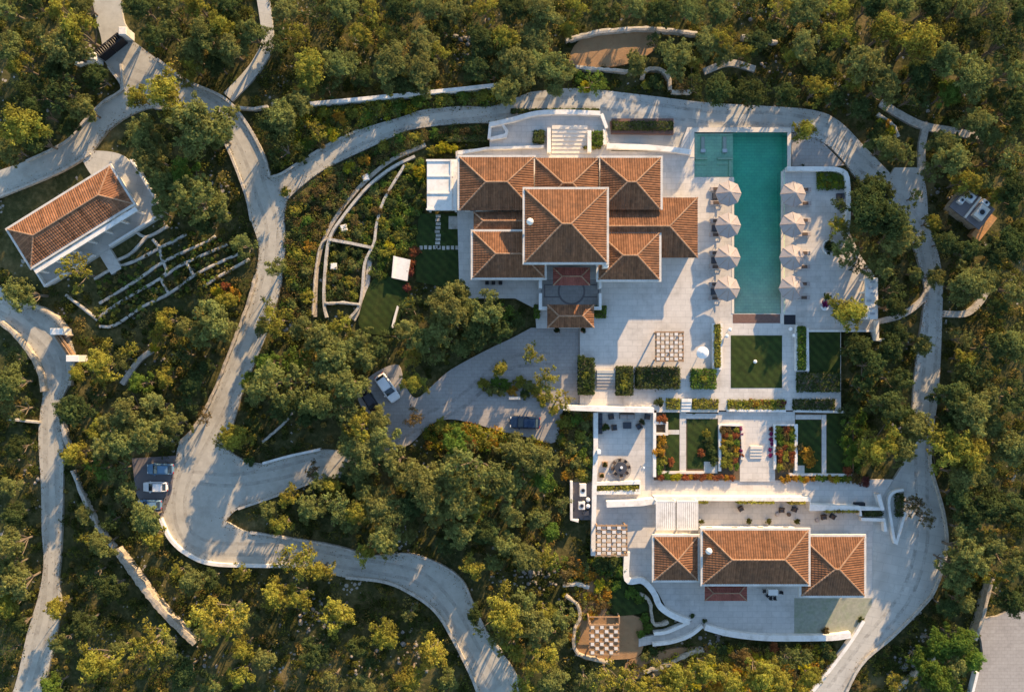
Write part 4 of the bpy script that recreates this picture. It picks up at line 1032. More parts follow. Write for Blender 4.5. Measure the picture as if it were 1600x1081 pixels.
# south table of the lower house
t = thing('dining_table', 'white table with dark chairs below the middle roof of the lower house', 'table', *W(1208, 925, ZL+.7), ZL)
g = M(); g.bbox(-.75, -.45, .70, .75, .45, .76, .015); g.build('tabletop', MAT['offwhite'], t, local=True)
for x in (-.65, .65):
    for y in (-.38, .38):
        g = M(); g.box(x-.04, y-.04, 0, x+.04, y+.04, .699); g.build('leg', MAT['offwhite'], t, local=True)
for k, (dx, dy, rz, lab) in enumerate(((-1.25,.1,90,'left'),(1.3,-.1,-95,'right'),(-.3,-.95,180,'lower left'),(.35,-.95,180,'lower right'),(-.75,-.6,140,'corner'))):
    dining_chair(t.location.x+dx, t.location.y+dy, ZL, math.radians(rz), 'black', f'black chair at the {lab} of the white table below the lower house', 'black chairs round the white table')
# north terrace of the lower house
NT = 'small seats on the lower house terrace'
for px, py, rz, m, lab in ((1158,795,30,'brownwick','lone dark armchair at the left of the lower house terrace'),(1222,797,0,'brownwick','dark armchair left of the small table on the lower house terrace'),(1242,796,-20,'cushion','dark armchair right of the small table on the lower house terrace'),
     (1288,808,10,'brownwick','left dark armchair on the stepped right end of the lower house terrace'),(1302,807,-30,'cushion','right dark armchair on the stepped right end of the lower house terrace')):
    armchair(px, py, ZL, rz, m, lab, s=.38, group=NT)
for px, py, lab in ((1214,803,'small cream pouf below the left armchairs on the lower house terrace'),(1276,812,'small cream pouf beside the stepped end armchairs'),(1232,803,'small dark side table between the middle armchairs of the lower house terrace')):
    x, y = W(px, py, ZL); q = thing('pouf' if 'pouf' in lab else 'side_table', lab, 'pouf' if 'pouf' in lab else 'table', x, y, ZL); g = M(); g.lathe(0, 0, [(.28,0),(.33,.15),(.30,.36),(.1,.40)], 14); g.build('seat' if 'pouf' in lab else 'top', MAT['fabric' if 'pouf' in lab else 'brownwick'], q, local=True)
for px, lab in ((1095,'leftmost potted plant at the foot of the lower house wall'),(1170,'second potted plant from the left at the foot of the lower house wall'),(1201,'third potted plant from the left at the foot of the lower house wall'),(1245,'rightmost potted plant at the foot of the lower house wall')):
    pot_plant(px, 814, ZL, .55, lab, col=(.11,.11,.03), m='white', group='potted plants at the lower house wall')
# courtyard extras
t = thing('round_parasol', 'bright white round parasol right of the courtyard pergola', 'parasol', *W(1098, 551, 2.4), ZU)
g = M(); g.lathe(0, 0, [(.92,1.75),(.95,1.8),(.5,2.12),(.05,2.3)], 20); g.build('canopy', MAT['offwhite'], t, local=True)
g = M(); g.cyl(0, 0, 0, 1.78, .05, n=8); g.build('pole', MAT['white'], t, local=True); g = M(); g.cyl(0, 0, 0, .1, .4, n=16); g.build('base', MAT['white'], t, local=True)
for px, py, lab in ((1140,515,'upper white globe lamp at the top left corner of the central lawn'),(1135,525,'lower white globe lamp at the top left corner of the central lawn'),(1235,514,'upper white globe lamp at the top right corner of the central lawn'),(1240,524,'lower white globe lamp at the top right corner of the central lawn'),(1181,565,'small white globe lamp in the middle of the central lawn')):
    x, y = W(px, py, ZU+.7); z = ZU if px != 1181 else ZU+.03; q = thing('globe_lamp', lab, 'lamp', x, y, z, group='white globe lamps around the central lawn'); h = .55 if px != 1181 else .05
    g = M(); g.cyl(0, 0, 0, h, .06, n=8); g.build('stem', MAT['white'], q, local=True); g = M(); g.lathe(0, 0, [(.1,h),(.26,h+.12),(.3,h+.3),(.22,h+.5),(.03,h+.58)], 14); g.build('globe', MAT['offwhite'], q, local=True, smooth=True)
for px, py, rz, lab in ((1313,307,90,'upper dark lounge chair against the right deck wall'),(1315,322,80,'lower dark lounge chair against the right deck wall')):
    armchair(px, py, ZU, -rz, 'cushion', lab, s=.48)
for px, py, lab in ((1361,762,'dark planter box beside the slanted white forecourt wall'),):
    x, y = W(px-20, py+25, ZL); q = M(); q.bbox(x-.8, y-.3, ZL, x+.8, y+.3, ZL+.7); q.build('planter_box', MAT['black'], label=lab, cat='planter')
for px, py, lab in ((537,356,'upper white concrete box in the crescent garden'),(521,416,'lower white concrete box in the crescent garden'),(571,277,'white concrete box at the top of the crescent garden path')):
    x, y = W(px, py, .5); q = thing('concrete_box', lab, 'concrete box', x, y, -.2, .25 if py < 400 else 0, group='white concrete boxes in the crescent garden'); g = M(); g.bbox(-.5, -.5, 0, .5, .5, .7); g.build('body', MAT['white'], q, local=True); g = M(); g.bbox(-.42, -.42, .701, .42, .42, .76, .02); g.build('lid', MAT['white'], q, local=True)
q = thing('garden_platform', 'white flat platform at the left end of the villa lawn', 'platform', *W(627, 418), -.1)
g = M(); L, R = band([W(617, 438, .9), W(636, 400, .9)], 0); 
pts = [W(x, y, .9) for x, y in ((615,400),(641,406),(636,439),(612,434))]; g.prism(pts, -.2, .9); g.build('slab', MAT['white'], q)
g = M(); pts = [W(x, y, 1.0) for x, y in ((615,400),(618,400.5),(614.5,434.5),(612,434))]; g.prism(pts, .9, 1.15); g.build('upstand', MAT['white'], q)
SG = 'pale stepping stones on the left villa lawn'
NTH = ['first','second','third','fourth','fifth','sixth','seventh','eighth','ninth']
for i in range(9):
    px, py = 684+RNG.uniform(-1,1), 338+i*6; x, y = W(px, py, .1); g = M(); g.bbox(x-.38, y-.22, .0, x+.38, y+.22, .15, .02); g.build('stepping_stone', MAT['palewall'], label=f'{NTH[i]} stepping stone from the top in the line leading up the left villa lawn', cat='stepping stone', group=SG)
for i in range(9):
    px, py = 658+i*7, 387+RNG.uniform(-.6,.6); x, y = W(px, py, .1); g = M(); g.bbox(x-.24, y-.3, .0, x+.24, y+.3, .15, .02); g.build('stepping_stone', MAT['palewall'], label=f'{NTH[i]} stepping stone from the left in the line crossing the left villa lawn', cat='stepping stone', group=SG+', crossing line')
q = M(); a = W(701, 358, .1); b = W(716, 338, .1); q.bbox(a[0], a[1], .0, b[0], b[1], .22); tag(q.build('stone_pad', MAT['palewall']), 'grey stone pad on the left villa lawn beside the villa', 'stone pad')
# service yard
slab('service_floor', rect(895,753,926,812), .02, MAT['joint'])
SV = 'white machines in the service yard'
def machine(px, py, w_, d_, h, label, deg=0, z=.02, m='white', group=SV):
    x, y = W(px, py, h); t = thing('condenser_unit', label, 'air conditioner', x, y, z, math.radians(deg), group=group)
    g = M(); g.bbox(-w_, -d_, .08, w_, d_, h); g.build('casing', MAT[m], t, local=True)
    g = M(); g.cyl(0, 0, h+.002, h+.06, min(w_, d_)*.72, n=18); fo = g.build('fan_guard', MAT['steel'], t, local=True)
    g = M(); g.cyl(0, 0, h+.061, h+.07, min(w_, d_)*.5, n=14); fb = g.build('fan', MAT['black'], t, local=True); fb.parent = fo
    g = M(); g.box(-w_*.9, -d_*.9, 0, -w_*.7, d_*.9, .079); g.box(w_*.7, -d_*.9, 0, w_*.9, d_*.9, .079); g.build('foot', MAT['black'], t, local=True)
    return t
machine(911, 766, .5, .95, 1.3, 'tall white condenser unit at the top of the service yard')
machine(909, 790, .5, .6, 1.1, 'pale condenser unit in the middle of the service yard')
for px, py, lab in ((919,781,'upper white pressure tank in the service yard'),(919,791,'lower white pressure tank in the service yard')):
    x, y = W(px, py, 1); q = thing('pressure_tank', lab, 'tank', x, y, .02, group='white tanks in the service yard'); g = M(); g.lathe(0, 0, [(.25,0),(.32,.15),(.34,.8),(.25,1.0),(.05,1.08)], 14); g.build('tank_body', MAT['offwhite'], q, local=True); g = M(); g.cyl(0, 0, 1.075, 1.2, .06, n=8); g.build('valve', MAT['steel'], q, local=True)
x, y = W(916, 801, .5); q = M(); q.bbox(x-.5, y-.35, .02, x+.5, y+.35, .8); q.build('pump_box', MAT['cushion'], label='dark pump box at the bottom of the service yard', cat='box')
# utility hut, upper right
hut = thing('utility_hut', 'flat-roofed stone hut with white units on top at the far upper right', 'hut', *W(1519, 325), -.2)
def hut_build():
    cx, cy = W(1519, 325, 2.4); an = math.radians(-38); ca, sa = math.cos(an), math.sin(an)
    T = lambda x, y, z: (cx+x*ca-y*sa, cy+x*sa+y*ca, z)
    def bx(m, x0, y0, x1, y1, z0, z1): m.loft([[T(x0,y0,z0),T(x1,y0,z0),T(x1,y1,z0),T(x0,y1,z0)], [T(x0,y0,z1),T(x1,y0,z1),T(x1,y1,z1),T(x0,y1,z1)]])
    g = M(); bx(g, -2.6, -1.7, 2.6, 1.7, -.2, 2.2); g.build('wall', MAT['stonewall'], hut)
    g = M(); bx(g, -2.9, -2.0, 2.9, 2.0, 2.2, 2.42); g.build('flat_roof', MAT['joint'], hut)
    g = M(); bx(g, 2.93, -2.6, 4.6, 1.9, -.2, .9); g.build('earth_bank', MAT['rustbank'], hut)
    g = M(); bx(g, -.2, -1.98, .1, 1.98, 2.42, 2.75); g.build('parapet', MAT['cream'], hut)
    for k, (x, y, w_, d_, lab) in enumerate(((-1.5,.75,.75,.6,'left white unit on the roof of the stone hut'),(1.3,.0,.8,1.1,'large pale unit on the roof of the stone hut'),(.9,1.55,.6,.35,'small white unit at the upper edge of the stone hut roof'),(-2.2,-.4,.4,.5,'small white unit at the left edge of the stone hut roof'))):
        p = T(x, y, 0); q = machine(800, 540, w_, d_, .8, lab, -38, 2.421, 'white' if k != 1 else 'cream', 'units on the stone hut roof'); q.location = (p[0], p[1], 2.421)
hut_build()
x, y = W(804, 622, .6); q = thing('stone_bench', 'pale bench at the lower edge of the planted driveway island', 'bench', x, y, .05, .0)
g = M(); g.bbox(-.9, -.22, .42, .9, .22, .52, .02); g.build('seat', MAT['cream'], q, local=True)
for k in (-.7, .7): g = M(); g.bbox(k-.1, -.2, 0, k+.1, .2, .419, .01); g.build('support', MAT['cream'], q, local=True)
# ------------------------------------------------------------------ vegetation
def quads_mesh(name, V, rnd, m):
    """mesh of separate quads: V is (N,4,3)"""
    n = len(V); me = bpy.data.meshes.new(name)
    me.vertices.add(n*4); me.vertices.foreach_set('co', V.reshape(-1).astype(np.float32))
    me.loops.add(n*4); me.loops.foreach_set('vertex_index', np.arange(n*4, dtype=np.int32))
    me.polygons.add(n); me.polygons.foreach_set('loop_start', np.arange(0, n*4, 4, dtype=np.int32))
    me.update(calc_edges=True)
    at = me.attributes.new('rnd', 'FLOAT', 'FACE'); at.data.foreach_set('value', rnd.astype(np.float32))
    me.materials.append(m); return me
def leaves(P, Nrm, size, rg, jit=.7, aspect=.55):
    n = len(P); d = Nrm+rg.normal(0, jit, (n, 3)); d /= np.linalg.norm(d, axis=1)[:, None]+1e-9
    a = rg.normal(0, 1, (n, 3)); u = np.cross(d, a); u /= np.linalg.norm(u, axis=1)[:, None]+1e-9; v = np.cross(d, u)
    s = (size*rg.uniform(.6, 1.35, n))[:, None]
    u = u*s; v = v*s*aspect
    return np.stack([P-u, P-v*.9+u*.1, P+u, P+v*.9+u*.1], 1)
def clump_points(C, r, n, rg, flat=.85, low=-.45):
    d = rg.normal(0, 1, (n, 3)); d /= np.linalg.norm(d, axis=1)[:, None]
    d[:, 2] = np.where(d[:, 2] < low, -d[:, 2], d[:, 2])
    rad = r*(rg.uniform(.55, 1.08, n)**.6)[:, None]
    P = C+d*rad*np.array([1, 1, flat]); return P, d
def crown(seed, nclump=24, per=240, spread=.78, tall=.95, size=.05, base=1.62, feather=.5):
    rg = np.random.default_rng(seed); Ps, Ns, R = [], [], []
    elong = rg.uniform(.68, 1.0); ang = rg.uniform(0, 3.14); cent = []
    lob = [(rg.uniform(0, 6.28), rg.uniform(.1, .3)) for _ in range(3)]
    for k in range(nclump):
        th = k*2.39996+rg.uniform(-.6, .6)
        rr = math.sqrt((k+.5)/nclump)*spread*(1+sum(a_*math.cos((i_+2)*th+p_) for i_, (p_, a_) in enumerate(lob))*.8)*rg.uniform(.85, 1.12)
        x, y = rr*math.cos(th), rr*math.sin(th)*elong
        x, y = x*math.cos(ang)-y*math.sin(ang), x*math.sin(ang)+y*math.cos(ang)
        z = base+tall*(1-min(1, rr)**2*1.1)*rg.uniform(.2, 1.0)-.12
        r = rg.uniform(.14, .34)*(1.12-.3*rr); cent.append((x, y, z, r))
        def put(c, r_, n, b):
            d = rg.normal(0, 1, (n, 3)); d /= np.linalg.norm(d, axis=1)[:, None]; d[:, 2] = np.where(d[:, 2] < -.4, -d[:, 2], d[:, 2])
            rad = r_*np.where(rg.random(n) < feather, np.abs(rg.normal(.55, .42, n)), rg.uniform(.7, 1.05, n))[:, None]
            Ps.append(c+d*rad*np.array([1, 1, .8])); Ns.append(d+np.array([0, 0, .35])); R.append(np.clip(b+rg.normal(0, .17, n), 0, 1))
        b = rg.uniform(.22, .78)
        put(np.array([x, y, z]), r, int(per*(r/.26)**2), b)
        for s_ in range(rg.integers(2, 5)):                # stray sprays beyond the clump
            dd = rg.normal(0, 1, 3); dd[2] = abs(dd[2])*.5; dd /= np.linalg.norm(dd)
            put(np.array([x, y, z])+dd*r*rg.uniform(1.0, 1.45), r*rg.uniform(.28, .5), int(per*.16), min(.95, b+.08))
    P, N_, R = np.concatenate(Ps), np.concatenate(Ns), np.concatenate(R)
    Q = leaves(P, N_, size, rg, .42, .5)
    me = quads_mesh('crown', Q, R, MAT['leaf'])
    g = M(); top = [(0, 0, -.1), (rg.uniform(-.05,.05), rg.uniform(-.05,.05), .45), (rg.uniform(-.12,.12), rg.uniform(-.12,.12), base*.8)]
    g.tube(top, .075, .05, 7)
    for x, y, z, r in cent[1::2]:
        t0 = Vector(top[2]) if z > base*1.2 else Vector(top[1])
        g.tube([t0, Vector(((t0.x+x)*.5+rg.uniform(-.06,.06), (t0.y+y)*.5+rg.uniform(-.06,.06), (t0.z+z)*.5-.05)), Vector((x, y, z+r*.5))], .035, .012, 5)
    tm = bpy.data.meshes.new('trunk'); tm.from_pydata([tuple(p) for p in g.v], [], g.f); tm.materials.append(MAT['bark']); tm.update()
    return me, tm
CROWNS = [crown(100+i, nclump=(16, 22, 28, 34)[i % 4], tall=.65+.13*(i % 3), spread=.72+.04*(i % 3)) for i in range(12)]
PINES = [crown(150+i, nclump=(14, 18, 24)[i % 3], per=210, tall=.9, spread=.80, size=.052, feather=.7) for i in range(8)]
OPEN = [crown(200+i, nclump=12, per=130, spread=.85, tall=.6, size=.055, feather=.8) for i in range(5)]      # loose, see-through crowns
BUSH = [crown(300+i, nclump=14, per=150, spread=.66, tall=.45, size=.075, base=.32) for i in range(6)]

TONE = {'o': ((.185,.200,.064), 'dusky olive-green'), 'y': ((.27,.25,.046), 'yellow-green'), 'd': ((.080,.105,.036), 'dark green'),
        'g': ((.12,.18,.034), 'fresh green'), 'b': ((.17,.125,.05), 'dry tan'), 'r': ((.30,.10,.045), 'rust-red'), 'p': ((.18,.06,.05), 'burgundy'),
        'a': ((.40,.22,.035), 'amber'), 'l': ((.38,.33,.03), 'golden yellow'), 'm': ((.30,.04,.16), 'magenta')}
LAND = [('black entrance gate',180,77),('upper left road fork',235,148),('narrow lane at the top left',400,95),('guest house',112,340),('guest house forecourt',175,248),
 ('guest garden walks',250,425),('brown wooden gate',106,540),('left road bend',40,545),('left road straight',80,760),('foot of the left road',55,1000),
 ('upper sloping stone wall',135,790),('thick sunlit retaining wall',240,930),('lay-by with three cars',235,755),('sandy lane junction',300,735),('driveway hairpin',285,850),
 ('lower driveway before its bend',480,872),('lower driveway bend',680,910),('lower driveway end',780,1050),('main drive straight',345,590),('main drive below the junction',420,400),('drive junction',425,300),
 ('crescent walled garden',540,420),('left villa lawn',690,420),('villa canopy roof',690,285),('road climbing to the villa',590,215),('long thin retaining wall at the top',620,148),
 ('dirt clearing at the top',960,80),('horseshoe stone wall',1028,122),('cream steps',890,218),('planter box by the top road',1005,195),('top road above the pool',1170,165),
 ('upper right road curve',1320,215),('forked footpath at upper right',1440,200),('stone hut',1520,325),('right pool deck',1290,400),('poolside bar roof',1362,465),('right-hand road',1462,480),
 ('footpath right of the right-hand road',1520,475),('dark side lawn',1288,565),('right garden lawn',1290,695),('lower forecourt',1430,790),('slope road at lower right',1390,985),
 ('lower right corner road',1545,1010),('lower house terrace',1180,1000),('bottom checkered pergola',945,995),('pergola left of the lower house',955,845),('service yard',910,782),
 ('lounge terrace',978,700),('dark navy car',820,660),('white estate car',595,615),('planted driveway island',810,605),('upper driveway',745,570),('gatehouse',890,495),
 ('lane below the white car',470,730),('upper right corner of the photo',1540,50),('upper left corner of the photo',30,50),('lower left corner of the photo',30,1050),('middle of the central wood',640,790),
 ('wood left of the service yard',800,790),('bottom edge of the photo left of centre',520,1040),('main villa',870,345),('central lawn',1182,565),('yellow bush by the curved stone edging',1385,215)]
USED = {}
def autolabel(px, py, desc, what):
    D = sorted(((px-x)**2+(py-y)**2, n, x, y) for n, x, y in LAND)
    def rel(d, n, x, y):
        dx, dy = px-x, py-y; ax, ay = abs(dx), abs(dy)
        h = 'right' if dx > 0 else 'left'; v = 'below' if dy > 0 else 'above'
        dist = math.sqrt(d); pre = 'just ' if dist < 45 else ('well ' if dist > 95 else '')
        if dist < 16: return f'on the {n}'
        if ax > 2.2*ay: return f'{pre}{h} of the {n}'
        if ay > 2.2*ax: return f'{pre}{v} the {n}'
        return f'{pre}{v} and {h} of the {n}'
    for d in D[:4]:
        l = f'{desc} {what} {rel(*d)}'
        if l not in USED and len(l.split()) <= 16: USED[l] = 1; return l
    for i in range(3):
        for j in range(i+1, 6):
            l = f'{desc} {what} {rel(*D[i])}, towards the {D[j][1]}'
            if l not in USED and len(l.split()) <= 16: USED[l] = 1; return l
    base = f'{desc} {what} {rel(*D[0])}'; USED[base] = USED.get(base, 1)+1
    l = f'{base}, number {USED[base]} from it'; USED[l] = 1; return l

def blade(o, tone, k=1.0):
    c = TONE[tone][0]; j = RNG.uniform(.88, 1.12)*k
    o.color = (c[0]*j*RNG.uniform(.93, 1.07), c[1]*j, c[2]*j, 1)
def tree(px, py, r, tone, openc=False):
    R = r/10.0*RNG.uniform(1.06, 1.2); x, y = W(px, py, 1.95*R)
    me, tm = RNG.choice(OPEN if openc else (PINES if tone == 'y' else CROWNS))
    size = 'broad' if r >= 28 else ('mid-sized' if r >= 20 else 'small')
    kind = {'b': 'bare_tree', 'y': 'pine_tree', 'g': 'broadleaf_tree'}.get(tone, 'olive_tree')
    t = thing(kind, autolabel(px, py, f'{size} {TONE[tone][1]}', 'tree'), 'tree', x, y, -.2, RNG.uniform(0, 6.28), group=kind.replace('_', ' ')+'s of the hillside')
    hz = RNG.uniform(.95, 1.2)*(.72 if py < 140 and 400 < px < 1330 else 1); t.scale = (R, R, R*hz)
    c = bpy.data.objects.new('crown', me); COL.objects.link(c); c.parent = t; blade(c, tone)
    k = bpy.data.objects.new('trunk', tm); COL.objects.link(k); k.parent = t
def shrub(px, py, r, tone, z=0.0, what='shrub', group='shrubs', sq=1.0, label=None):
    R = r/10.0*1.25; x, y = W(px, py, z+R*.5)
    me, tm = RNG.choice(BUSH)
    size = 'large' if r >= 12 else ('small' if r < 7 else '')
    t = thing('shrub', label or autolabel(px, py, f'{size} {TONE[tone][1]}'.strip(), what), 'shrub', x, y, z, RNG.uniform(0, 6.28), group=group)
    t.scale = (R, R, R*RNG.uniform(.8, 1.05)*sq)
    c = bpy.data.objects.new('foliage', me); COL.objects.link(c); c.parent = t; blade(c, tone)
    k = bpy.data.objects.new('stem', tm); COL.objects.link(k); k.parent = t

TREES = """
20 75 22 o;52 48 20 o;100 72 33 o;122 48 28 y;88 105 20 d;30 100 20 y;28 195 32 y;12 232 20 o;60 220 22 d;130 170 22 o;104 195 16 d;45 140 26 d;98 142 28 d;150 120 20 d;60 175 22 d
262 150 34 y;214 150 20 y;286 125 15 y;312 195 45 o;342 212 22 o;222 208 24 o;235 245 28 o;290 270 24 g;255 285 24 o;300 308 38 o;342 325 22 o;262 312 22 o;320 350 18 d
262 48 18 o;298 82 22 o;298 104 20 y;322 58 25 o;347 42 22 y;358 72 24 o;372 42 18 d;238 58 20 d;394 52 22 o;338 100 18 d
425 60 22 d;442 45 18 y;467 50 17 y;479 100 29 y;527 95 24 o;560 48 20 y;592 45 18 y;615 55 20 d;608 95 30 o;660 60 26 o;682 75 20 y;660 108 28 o;628 125 20 d;692 42 16 d;750 58 24 d;790 55 22 y;800 84 26 o;742 100 22 d;560 115 20 d;505 130 18 d;440 185 27 o;466 160 22 o;420 192 20 d;436 226 25 d;492 202 18 y;770 110 18 d
836 50 29 o;820 96 30 o;855 88 30 o;875 104 24 o;790 142 24 o;866 132 17 o;926 124 22 g;995 95 18 o;1062 80 30 o;1088 95 16 y;1110 58 22 o;1134 55 22 y;1138 80 20 o;1166 78 18 y;1122 140 24 d;1172 142 20 d;890 42 16 y;1030 62 18 d;1090 130 18 d
1190 58 22 d;1265 63 25 o;1240 82 16 y;1325 42 29 y;1386 48 25 y;1437 66 32 y;1352 102 30 o;1336 122 20 y;1382 132 25 o;1476 93 28 o;1526 116 30 o;1482 147 20 g;1518 40 20 d;1284 135 22 y;1230 150 20 d;1196 137 18 d;1176 155 16 d;1215 45 18 d;1256 204 19 y;1388 230 22 o;1416 240 18 o;1370 212 16 d;1476 220 22 o;1490 248 25 o;1462 264 18 o;1530 187 23 o;1546 212 20 o;1516 280 22 y;1555 152 16 d;1300 60 20 d;1290 100 20 d;1310 152 20 d;1345 165 20 d;1430 150 22 d;1435 115 20 d;1550 250 18 d;1580 60 30 d;1582 110 26 o;1585 170 26 d;1580 240 26 o;1585 300 24 d
1504 285 20 y;1536 282 16 o;1558 306 14 y;1372 296 26 d;1360 322 34 d;1392 345 30 d;1431 308 13 y;1332 360 19 o;1312 352 15 y;1402 372 28 o;1432 372 17 o;1456 348 14 y
1320 395 21 o;1356 385 16 o;1372 415 24 o;1345 412 16 d;1432 426 13 o;1465 432 17 o;1520 444 30 o;1547 432 20 o;1505 456 15 o;1326 488 28 y;1440 538 18 o;1510 530 18 o;1508 560 18 y;1560 480 16 d;1480 380 20 d;1520 390 22 d;1555 390 20 d;1400 450 20 d;1395 480 18 d;1400 520 18 d;1585 380 24 d;1585 450 24 o
1340 545 22 d;1368 572 25 d;1392 545 22 d;1402 592 22 d;1350 605 20 d;1386 632 26 d;1492 620 28 d;1530 592 28 d;1510 582 20 o;1520 645 30 o;1545 622 24 o;1488 655 20 d;1330 640 14 d;1550 545 22 d;1585 540 26 o;1588 620 26 d;1590 700 28 o
1362 702 25 y;1388 688 25 y;1412 702 25 o;1430 668 25 o;1462 682 30 y;1492 702 30 y;1520 712 28 y;1502 742 24 o;1536 742 22 o;1552 668 20 o;1560 702 18 o;1335 665 16 g;1332 705 14 g;1412 650 20 d
1545 790 26 d;1518 805 24 d;1515 832 22 o;1546 850 20 o;1508 862 27 o;1484 878 20 o;1498 905 24 o;1530 872 24 o;1556 905 14 y;1505 942 20 o;1482 950 17 d;1588 800 28 d;1590 880 28 o;1498 775 20 d;1580 940 20 d
1470 1010 21 g;1442 1032 19 g;1500 1000 23 g;1492 1040 22 o;1462 1056 24 g;1518 1030 18 g;1404 1068 16 y;1500 1085 22 g
1060 1056 25 y;1100 1048 24 y;1140 1062 22 y;1190 1050 24 y;1218 1062 20 y;1240 1034 18 o;1270 1060 17 y;1030 1074 24 y;990 1068 24 y;950 1060 24 y;915 1066 22 o;1160 1030 15 b;1262 1026 14 o
712 692 22 g;762 682 16 y;740 732 43 o;700 742 28 o;762 748 26 o;800 702 22 o;832 716 25 o;818 742 20 o;790 758 24 o;860 722 16 o;850 750 18 g;650 742 28 o;670 772 28 o;718 782 30 o;690 805 22 o;748 792 25 y;622 722 22 o;600 692 28 o;572 700 22 o;546 698 22 o;560 668 24 y;592 660 20 o;530 640 28 o;500 632 27 o;540 600 30 o;510 588 25 o;520 560 28 o;546 552 24 o;500 530 25 o;480 568 22 y;562 532 20 o;534 510 18 y;645 598 18 y;644 560 16 y;570 560 20 o;592 545 18 d
700 480 29 o;730 490 20 o;690 520 25 o;722 542 18 o;660 530 22 o;680 552 18 o;640 520 22 o;640 482 18 d;760 480 27 o;790 492 18 g;746 515 24 d;716 455 18 o;780 515 20 d;805 500 15 d;612 525 18 d
430 600 35 o;470 600 28 o;402 612 22 o;420 568 20 g;392 592 17 g;460 560 22 g;440 640 20 d;480 650 16 d;370 682 22 y;344 688 15 o;392 668 15 d;410 512 15 o;430 500 22 y;420 476 14 o;470 512 20 o;430 418 17 o;462 630 18 d
452 772 18 y;482 790 22 o;440 818 19 y;420 798 16 o;522 790 25 o;560 800 22 y;546 820 18 o;590 792 25 o;620 800 25 o;640 832 18 o;600 840 22 o;570 768 18 o;500 752 15 o;544 742 14 d;640 790 20 d
570 866 16 y;602 862 14 y;466 876 29 y;502 890 18 y;442 882 16 y;430 930 22 y;465 936 22 y;528 962 27 y;600 988 24 y;678 1020 25 y;582 1030 15 d;640 1060 22 y;492 1020 24 d;412 1030 18 o;640 960 14 o;560 1010 16 d;520 1065 18 o;570 1070 18 o;700 1062 18 o
739 886 20 y;790 960 31 y;770 985 24 o;812 948 27 o;832 980 30 o;850 958 20 y;802 1012 22 y;842 1032 25 y;870 1000 18 o;880 962 19 o;862 1062 20 o;822 872 24 o;850 872 18 y;790 850 20 o;760 832 22 d;720 832 25 o;700 852 20 d;840 812 18 o;862 832 14 g;870 880 15 g;800 802 20 o;880 790 14 o;742 960 14 d;820 1080 22 y;770 880 16 o
20 640 22 o;15 598 24 o;22 700 18 d;15 760 16 o;115 710 20 y;150 735 22 g;182 735 18 o;196 772 18 o;226 812 23 o;240 840 20 y;130 805 15 o;130 842 14 y;160 850 18 o;170 815 16 d;88 948 17 y;90 1005 18 o;155 1035 28 y;182 1018 16 o;232 1008 31 y;258 1012 20 o;276 895 14 y;345 968 39 y;370 968 22 o;320 992 20 o;380 1012 18 y;375 1055 22 y;80 1075 20 g;300 908 18 o;330 905 16 d;375 896 16 y;20 850 22 o;15 885 20 o;25 912 24 o;12 942 20 y;10 1020 16 d;30 975 14 d;285 1055 24 d;130 975 20 d;170 920 22 d;140 900 18 d;330 1075 18 o;20 805 18 d
5 8 22 o;48 5 20 d;90 12 22 y;128 5 20 o;218 8 22 d;262 12 20 o;305 5 22 y;352 10 20 d;440 8 22 o;485 12 18 d;530 5 24 o;575 12 20 y;622 8 22 d;668 5 22 o;712 10 20 o;758 8 22 y;805 5 22 d;850 10 24 o;900 6 20 y;945 10 22 d;990 5 22 o;1035 12 20 d;1082 6 24 o;1130 10 22 o;1178 6 20 d;1225 10 22 y;1270 5 24 o;1318 8 20 y;1365 5 22 d;1412 10 22 o;1460 6 24 d;1508 8 22 o;1555 5 24 o;1600 20 24 d
576 726 22 o;552 738 18 o;520 758 16 y;356 680 16 y
155 570 25 y;188 562 18 o;118 582 14 y;110 640 25 d;200 548 16 y;246 525 16 y;260 500 21 y;292 512 16 o;330 500 31 o;312 522 20 o;346 512 18 o;325 572 14 d;258 590 18 y;220 600 20 g;196 640 25 o;170 662 18 o;240 635 24 o;230 680 29 o;270 662 22 o;190 690 24 o;150 672 18 y;266 684 14 o;300 600 18 d;290 632 17 d;165 700 20 o;145 620 18 d;285 555 18 d
113 426 27 y;32 458 28 o;378 384 19 o;250 332 16 o;350 470 16 y;20 560 18 d
832 554 17 y;852 592 21 y;872 628 19 y;782 576 12 y
"""
for row in TREES.replace('\n', ';').split(';'):
    if row.strip():
        a, b, c, d = row.split(); tree(float(a), float(b), float(c), d, openc=(RNG.random() < (.4 if float(c) < 20 else .12)))
for q in ((128,724,14),(646,652,14),(1066,128,14),(1474,345,14),(488,735,13),(318,650,13),(885,900,13)): tree(*q, 'b', True)
tree(1432, 790, 17, 'b', True); tree(1450, 812, 15, 'b', True)

# potted bushes
for b in BUSHPOTS:
    t, x, y, z, r = b[:5]; col = b[5] if len(b) > 5 else (.04,.055,.02)
    me, tm = RNG.choice(BUSH); c = bpy.data.objects.new('foliage', me); COL.objects.link(c); c.parent = t
    c.location = (0, 0, z-t.location.z-.1); c.scale = (r*1.1, r*1.1, r*.95); c.rotation_euler[2] = RNG.uniform(0, 6); c.color = (*col, 1)

